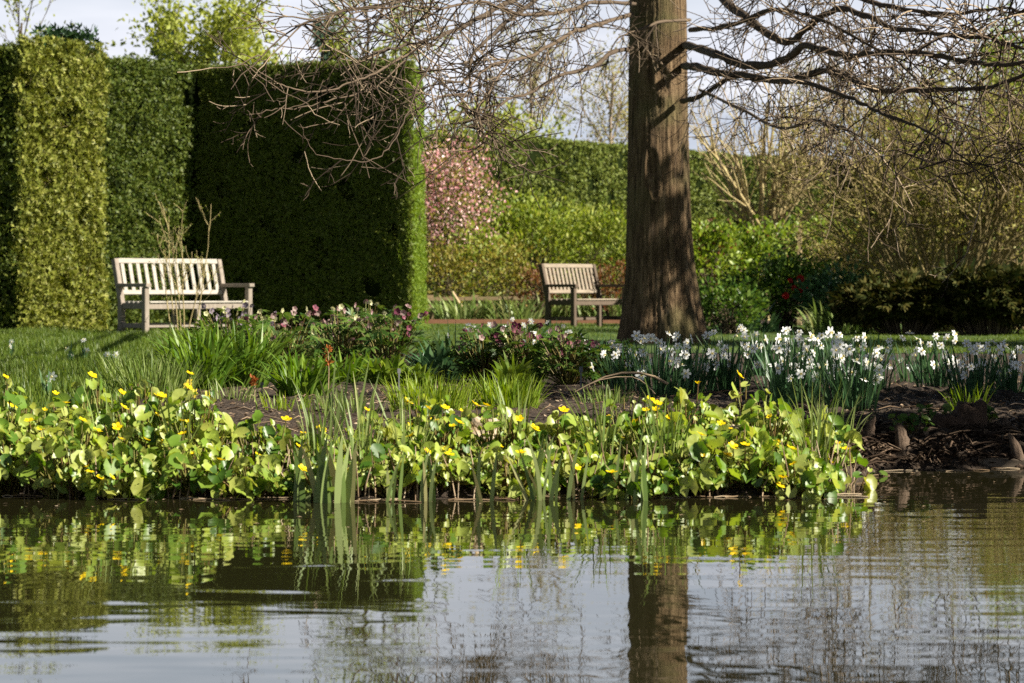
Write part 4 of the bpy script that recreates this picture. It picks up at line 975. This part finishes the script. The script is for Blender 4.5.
# ------------------------------------------------------------------ marsh marigolds
def marigold(label, X, Y, w, d, h, nl, nf, seed, leafs=.036):
    g = np.random.default_rng(seed); z0 = float(gz(X, Y)); r = root('marsh_marigold', (X, Y, z0), label, 'plant', 'marsh marigolds along the bank')
    T = Tubes()
    a = g.uniform(0, 6.28, nl); q = np.sqrt(g.uniform(.0, 1, nl)); z = h * (1 - .5 * q ** 2) * g.uniform(.06, 1.05, nl)
    pos = np.stack([np.cos(a) * q * w / 2, np.sin(a) * q * d / 2, z], -1)
    az = a + g.normal(0, .8, nl)
    tilt = np.abs(g.normal(1.0, .55, nl))
    nrm = np.stack([np.cos(az) * np.sin(tilt) + .2, np.sin(az) * np.sin(tilt) - .25, np.cos(tilt)], -1)
    yd = norm(np.stack([np.cos(az), np.sin(az), g.normal(.5, .4, nl)], -1))
    sz = leafs * g.choice([.4, .6, .85, 1.3], nl) * g.uniform(.85, 1.15, nl)
    B = Batch(); B.inst(*KIDNEY, pos, frames(yd - norm(nrm) * (yd * norm(nrm)).sum(1, keepdims=True), norm(nrm)), np.stack([sz, sz, sz * g.uniform(.3, 2.6, nl)], -1))
    B.build('leaves', M['marigold'], r)
    for p_ in pos:
        b = p_ * [.35, .35, 0] + [g.normal(0, .012), g.normal(0, .012), -.03]
        T.add([b, b * .4 + p_ * .6 * [1, 1, .9] + [0, 0, .01], p_], [.0034, .003, .0024])
    fl = []
    for k in range(nf):
        aa = g.uniform(0, 6.28); qq = math.sqrt(g.uniform(0, 1)); zf = h * (1.12 - .5 * qq * qq) * g.uniform(.8, 1.05) + .015
        if g.uniform() < .3: zf *= g.uniform(.4, .8); aa = -abs(g.normal(1.57, .5)); qq = 1.02
        p_ = np.array([math.cos(aa) * qq * w / 2, math.sin(aa) * qq * d / 2, zf]); fl.append(p_)
        T.add([p_ * [.5, .5, 0], p_ * [.85, .85, .6], p_], [.003, .003, .002])
    B = Batch(); T.into(B); B.build('stems', M['marigold_stem'], r)
    for p_ in fl:
        link_mesh('flower', FL_MARI if g.uniform() < .85 else FL_MARI_B, r, p_, face_rot((g.normal(.3, .35), g.normal(-.35, .3), 1)), g.uniform(.8, 1.25))
    return r
NUMW = ['no', 'one', 'two', 'three', 'four', 'five', 'six', 'seven', 'eight', 'nine', 'ten']
COLS = [(12, 'at the left edge'), (72, 'below the hedge buttress'), (135, 'below the left bench legs'), (198, 'below the left bench seat'), (258, 'below the grey purple hellebores'),
        (322, 'around the pale iris fans'), (385, 'below the hedge end'), (446, 'below the first grass tuft'), (508, 'below the second grass tuft'), (572, 'below the far bench'), (634, 'below the arching dead branch'),
        (694, 'below the trunk'), (752, 'beside the beige slab'), (806, 'below the leftmost tall daffodils')]
ROWS = [(.04, 'at the water edge', .14, 140), (.48, 'halfway up the bank', .175, 115), (.95, 'on the upper bank', .20, 74)]
HH = {0: 1.35, 1: 1.3, 2: 1.1, 3: 1.15, 4: 1.0, 5: .8, 6: .8, 7: .9, 8: .95, 9: .8, 10: .85, 11: 1.15, 12: 1.1, 13: .95}
SKIP = {(2, 5), (2, 6), (2, 9), (2, 4), (2, 13)}
NF = [[4, 3, 5, 2, 3, 2, 2, 4, 2, 2, 2, 2, 7, 4], [3, 4, 5, 4, 3, 3, 2, 5, 2, 2, 4, 2, 3, 2], [5, 4, 6, 3, 0, 0, 0, 3, 3, 0, 5, 4, 2, 0]]
seed = 600
for ri, (dt, rl, h, nl) in enumerate(ROWS):
    for ci, (x, cl) in enumerate(COLS):
        if (ri, ci) in SKIP: continue
        seed += 1; rg = random.Random(seed)
        Y0 = 9.6; xx = x + rg.uniform(-14, 14)
        for _ in range(4): X = (xx - 512) * Y0 / F; Y0 = float(edge(X)) + dt + rg.uniform(-.06, .06) * 0
        Y0 += rg.uniform(-.05, .1); nf = NF[ri][ci]
        fw = 'yellow flower' if nf == 1 else 'yellow flowers'
        marigold(f'marigold with {NUMW[nf]} {fw} {rl} {cl}', X, Y0, rg.uniform(.25, .33), rg.uniform(.32, .42), h * HH[ci] * rg.uniform(.78, 1.2), int(nl * rg.uniform(1.4, 1.85)), nf, seed, .0195 if 4 < ci < 11 else .0235)
q = at(843, 476); marigold('small trailing marsh marigold dipping in the water at the shaded end', q[0], q[1] - .12, .16, .2, .13, 14, 2, 690, .026)

for i, (x, dt, lab) in enumerate(((112, .5, 'thin sedge blades among the marigolds left of the single iris shoot'), (178, .35, 'thin sedge blades among the marigolds under the left bench'), (318, .45, 'thin sedge blades behind the iris fans in the shallows'), (360, .3, 'thin sedge blades right of the palest iris fan'), (410, .4, 'thin sedge blades among the marigolds below the grey plant label'), (520, .45, 'thin sedge blades behind the tall iris below the second grass tuft'), (600, .4, 'thin sedge blades among the marigolds left of the dead branch'), (665, .3, 'thin sedge blades among the marigolds below the left trunk edge'), (815, .3, 'thin sedge blades near the shaded marigold end'))):
    X = (x - 512) * 9.7 / F; Y = float(edge(X)) + dt; X = (x - 512) * Y / F
    strap_clump('sedge', lab, 'plant', (X, Y, float(gz(X, Y))), 26, .30, .006, .16, .5, 'olive_tuft', .05, 560 + i)
n = 150; X = NR.uniform(-1.8, 1.9, n); Y = edge(X) - np.abs(NR.normal(0, .55, n)) - .03
B = Batch(); B.inst(*LEAF, np.stack([X, Y, np.full(n, .0025)], -1), frames(norm(NR.normal(size=(n, 3)) * [1, 1, 0]), np.array([0, 0, 1.]) + NR.normal(size=(n, 3)) * .05), NR.uniform(.008, .022, n))
tag(B.build('floating_leaves', M['deadstem']), 'small dead leaves and petals floating near the water edge', 'leaves', kind='stuff')

# ------------------------------------------------------------------ stones, peat, knees, boards, twigs
def rock(name, label, cat, loc, dims, m, seed, par=None):
    g = np.random.default_rng(seed); nu, nv = 28, 18
    u = np.linspace(0, 2 * np.pi, nu, endpoint=False); vv = np.linspace(0, np.pi, nv); U, V = np.meshgrid(u, vv)
    d = np.stack([np.cos(U) * np.sin(V), np.sin(U) * np.sin(V), np.cos(V)], -1)
    box = d / (np.abs(d) ** 5).sum(-1, keepdims=True) ** .2
    s = 1 + sum(g.uniform(.04, .10) * np.sin((d @ rvec(1, g)[0]) * g.uniform(3, 9) + g.uniform(0, 6)) for _ in range(6))[..., None] + g.normal(0, .03, (nv, nu, 1))
    v = box * s * np.array(dims) / 2; i, j = np.meshgrid(np.arange(nv - 1), np.arange(nu), indexing='ij'); j2 = (j + 1) % nu
    B = Batch(); B.arr(v.reshape(-1, 3), np.stack([i * nu + j, (i + 1) * nu + j, (i + 1) * nu + j2, i * nu + j2], -1).reshape(-1, 4))
    o = B.build(name, M[m]); o.location = Vector([float(c) for c in loc]); return tag(o, label, cat)
rock('peat_block', 'dark upright peat block on the shaded bank', 'block', P(970, 427, 11.3), (.11, .12, .19), 'peat', 1)
rock('peat_block', 'lower dark peat lump leaning against the upright block', 'block', P(950, 432, 11.28), (.12, .12, .13), 'peat', 2)
rock('bank_stone', 'small rounded stone at the waterline under the marigold end', 'stone', P(857, 440, 11.0), (.06, .06, .05), 'peat', 3)
rock('pale_stone', 'pale beige stone half hidden among the middle marigolds', 'stone', P(483, 432, 9.95), (.09, .08, .08), 'stone', 4)
rock('pale_stone', 'small pale stone left of the larger beige stone', 'stone', P(464, 436, 9.9), (.05, .05, .08), 'stone', 5)
B = Batch(); B.box((0, 0, 0), (.055, .07, .02)); o = B.build('stone_slab', M['stone'], None, False); o.location = Vector(P(751, 437, 9.9)); o.rotation_euler = (.25, .1, .3)
bv = o.modifiers.new('soft', 'BEVEL'); bv.width = .006; tag(o, 'beige slab corner showing among the right marigolds', 'slab')
def knee(label, x, yb, yt, w, seed):
    g = np.random.default_rng(seed); b = at(x, yb); h = P(x, yt, b[1])[2] - b[2]; n = 9; K = 12; th = np.arange(K) * 2 * np.pi / K
    s = np.linspace(0, 1, n); rad = w / 2 * (1.2 - .65 * s) * np.sqrt(np.maximum(1 - s ** 4, .02)) * (1 + .1 * g.normal(size=n)); rad[-1] = w * .05
    v = np.stack([np.cos(th)[None] * rad[:, None] * (1 + .16 * np.sin(3 * th + s[:, None] * 4) + g.normal(0, .10, (n, K))) + (s ** 2 * g.normal(0, .02))[:, None], np.sin(th)[None] * rad[:, None] + (s * g.normal(0, .01))[:, None], np.repeat((s * h - .01)[:, None], K, 1)], -1)
    i, j = np.meshgrid(np.arange(n - 1), np.arange(K), indexing='ij'); j2 = (j + 1) % K
    B = Batch(); B.arr(v.reshape(-1, 3), np.stack([i * K + j, i * K + j2, (i + 1) * K + j2, (i + 1) * K + j], -1).reshape(-1, 4))
    o = B.build('cypress_knee', M['knee']); o.location = Vector(b); tag(o, label, 'root', 'cypress knees on the shaded bank')
for i, a in enumerate([(866, 444, 414, .045, 'knobbly cypress knee nearest the marigold end'), (874, 446, 420, .04, 'slim cypress knee right beside another'), (902, 443, 420, .06, 'broad pale tipped cypress knee left of the peat block'), (1005, 438, 415, .05, 'pale cypress knee right of the peat block'), (890, 452, 434, .05, 'low squat cypress knee close to the water'), (1018, 446, 430, .05, 'low cypress knee at the right edge')]):
    knee(a[4], *a[:4], 700 + i)
def root_tube(label, px, r0, name='surface_root', cat='root', m='knee', group=None):
    q = np.array([at(x, y) + [0, 0, l_] for x, y, l_ in px]); o0 = q[0].copy(); T = Tubes(); T.add(q - o0, np.linspace(r0, r0 * .5, len(q))); B = Batch(); T.into(B); o = B.build(name, M[m]); o.location = Vector(o0); tag(o, label, cat, group)
root_tube('pale root slanting down to the water right of the peat block', [(990, 436, .01), (1002, 444, .015), (1014, 452, .012), (1028, 458, .0)], .012)
root_tube('thin pale root above a thicker one at the right edge', [(1000, 428, .02), (1014, 434, .03), (1035, 440, .01)], .010)
root_tube('brown root running level along the shaded bank', [(862, 447, .012), (880, 450, .03), (900, 453, .02), (915, 460, .0)], .016)
root_tube('short pale root below the upright peat block', [(958, 446, .01), (963, 454, .01), (968, 462, .0)], .010)
b0 = P(588, 392, 12.6)
T = Tubes(); q = np.array([P(x, y, 12.6) for x, y in ((575, 392), (588, 385), (605, 377), (622, 373), (640, 373), (655, 377), (668, 384))]); T.add(q - q[0], [.004, .005, .0055, .006, .0065, .007, .007])
q2 = np.array([P(x, y, 12.55) for x, y in ((588, 385), (600, 380), (616, 377), (632, 377), (640, 380), (648, 386), (655, 394))]); T.add(q2 - q[0], [.003] * 7)
B = Batch(); T.into(B); o = B.build('fallen_branch', M['deadstem']); o.location = Vector(q[0]); tag(o, 'thin dead branch arching over the soil in front of the trunk', 'branch')
# timber edging at the right waterline
r = root('timber_edging', at(935, 466), 'wet timber edging along the shaded waterline', 'edging'); lc = at(935, 466)
for k, (xa, xb) in enumerate(((856, 905), (906, 968), (969, 1040))):
    B = Batch(); a = np.array([(xa - 512) * 10.85 / F, 10.80 + .02 * k, .012]); b = np.array([(xb - 512) * 10.85 / F, 10.82 + .015 * k, .016 - .004 * k]); B.bar(a - lc, b - lc, .05, .035); o = B.build('board', M['board'], r, False)
    bv = o.modifiers.new('soft', 'BEVEL'); bv.width = .006
# low wet-loving leaf plants on the shaded bank
for i, (x, yb, w, h, nl, lab) in enumerate([(932, 458, .16, .09, 24, 'small round leaved plant below the peat block'), (908, 456, .16, .08, 24, 'low green leafy plant below the broad cypress knee'), (872, 464, .12, .07, 16, 'low leafy plant at the start of the timber edging'), (985, 425, .10, .07, 14, 'tiny leafy plant behind the pale knee')]):
    g = np.random.default_rng(740 + i); loc = at(x, yb); r = root('water_plant', loc, lab, 'plant'); a = g.uniform(0, 6.28, nl); q = np.sqrt(g.uniform(0, 1, nl))
    pos = np.stack([np.cos(a) * q * w / 2, np.sin(a) * q * w / 3, h * g.uniform(.3, 1, nl)], -1); nr = norm(np.stack([np.cos(a) * .6, np.sin(a) * .6 - .3, np.ones(nl)], -1) + g.normal(size=(nl, 3)) * .3)
    B = Batch(); B.inst(*KIDNEY, pos, frames(norm(np.cross(nr, rvec(nl, g))), nr), g.uniform(.012, .024, nl)); B.build('leaves', M['hellebore'] if i == 0 else M['deep'], r)
    T = Tubes(); [T.add([p_ * [.3, .3, 0], p_ * [.7, .7, .6], p_], [.002] * 3) for p_ in pos]; B = Batch(); T.into(B); B.build('stems', M['marigold_stem'], r)
# rusty dead spikes
def spike(label, x, yb, yt):
    b = at(x, yb); h = P(x, yt, b[1])[2] - b[2]; r = root('dock_spike', b, label, 'plant'); T = Tubes(); T.add([(0, 0, 0), (.004, 0, h * .5), (0, 0, h)], [.004, .0035, .002]); B = Batch(); T.into(B); B.build('stalk', M['deadstem'], r)
    n = 60; z = h * np.sqrt(NR.uniform(.35, 1, n)); B = Batch(); B.inst(*LEAF, np.stack([NR.normal(0, .006, n), NR.normal(0, .006, n), z], -1), frames(rvec(n) + [0, 0, .8], rvec(n)), NR.uniform(.012, .028, n)); B.build('seed_head', M['rust'], r)
spike('rusty orange dead flower spike beside the small strap leaved clump', 328, 398, 346)
spike('short rusty dead spike on the bare soil', 254, 402, 378)
# plant labels
for x, yb, yt, lab in ((399, 392, 368, 'small grey plant label at the back of the first grass tuft'), (581, 394, 366, 'small grey plant label below the far bench'), (262, 397, 382, 'small pale plant label between strap leaved clumps')):
    b = at(x, yb); h = P(x, yt, b[1])[2] - b[2]; r = root('plant_label', b, lab, 'label', None, .3)
    B = Batch(); B.box((0, 0, h * .4), (.004, .0015, h * .4)); B.build('stake', M['plastic'], r, False)
    B = Batch(); B.box((0, 0, h * .88), (.009, .0025, h * .10)); B.build('plate', M['plastic'], r, False)
# dead stalks and bits along the waterline
T = Tubes(); B = Batch()
for _ in range(360):
    xx = R.uniform(-10, 860); Yd = 9.4; X = (xx - 512) * Yd / F; Yd = float(edge(X)) + R.uniform(-.06, .25); X = (xx - 512) * Yd / F
    h = R.uniform(.03, .17); dx = R.gauss(0, .03)
    T.add([(X, Yd, -.03), (X + dx * .4, Yd + R.gauss(0, .02), h * .5), (X + dx, Yd + R.gauss(0, .03), h)], [.003, .0028, .0015])
for _ in range(70):
    xx = R.uniform(-10, 1040); Yd = 9.4; X = (xx - 512) * Yd / F; Yd = float(edge(X)); X = (xx - 512) * Yd / F; Yd = float(edge(X)) - R.uniform(0, .10)
    a = R.uniform(-.5, .5); l_ = R.uniform(.03, .15)
    T.add([(X, Yd, .001), (X + math.cos(a) * l_ / 2, Yd + math.sin(a) * l_ / 2, .004), (X + math.cos(a) * l_, Yd + math.sin(a) * l_, .001)], [.0025] * 3)
T.into(B); tag(B.build('dead_stalks', M['deadstem']), 'brown dead stalks and floating bits along the waterline', 'stalks', kind='stuff')
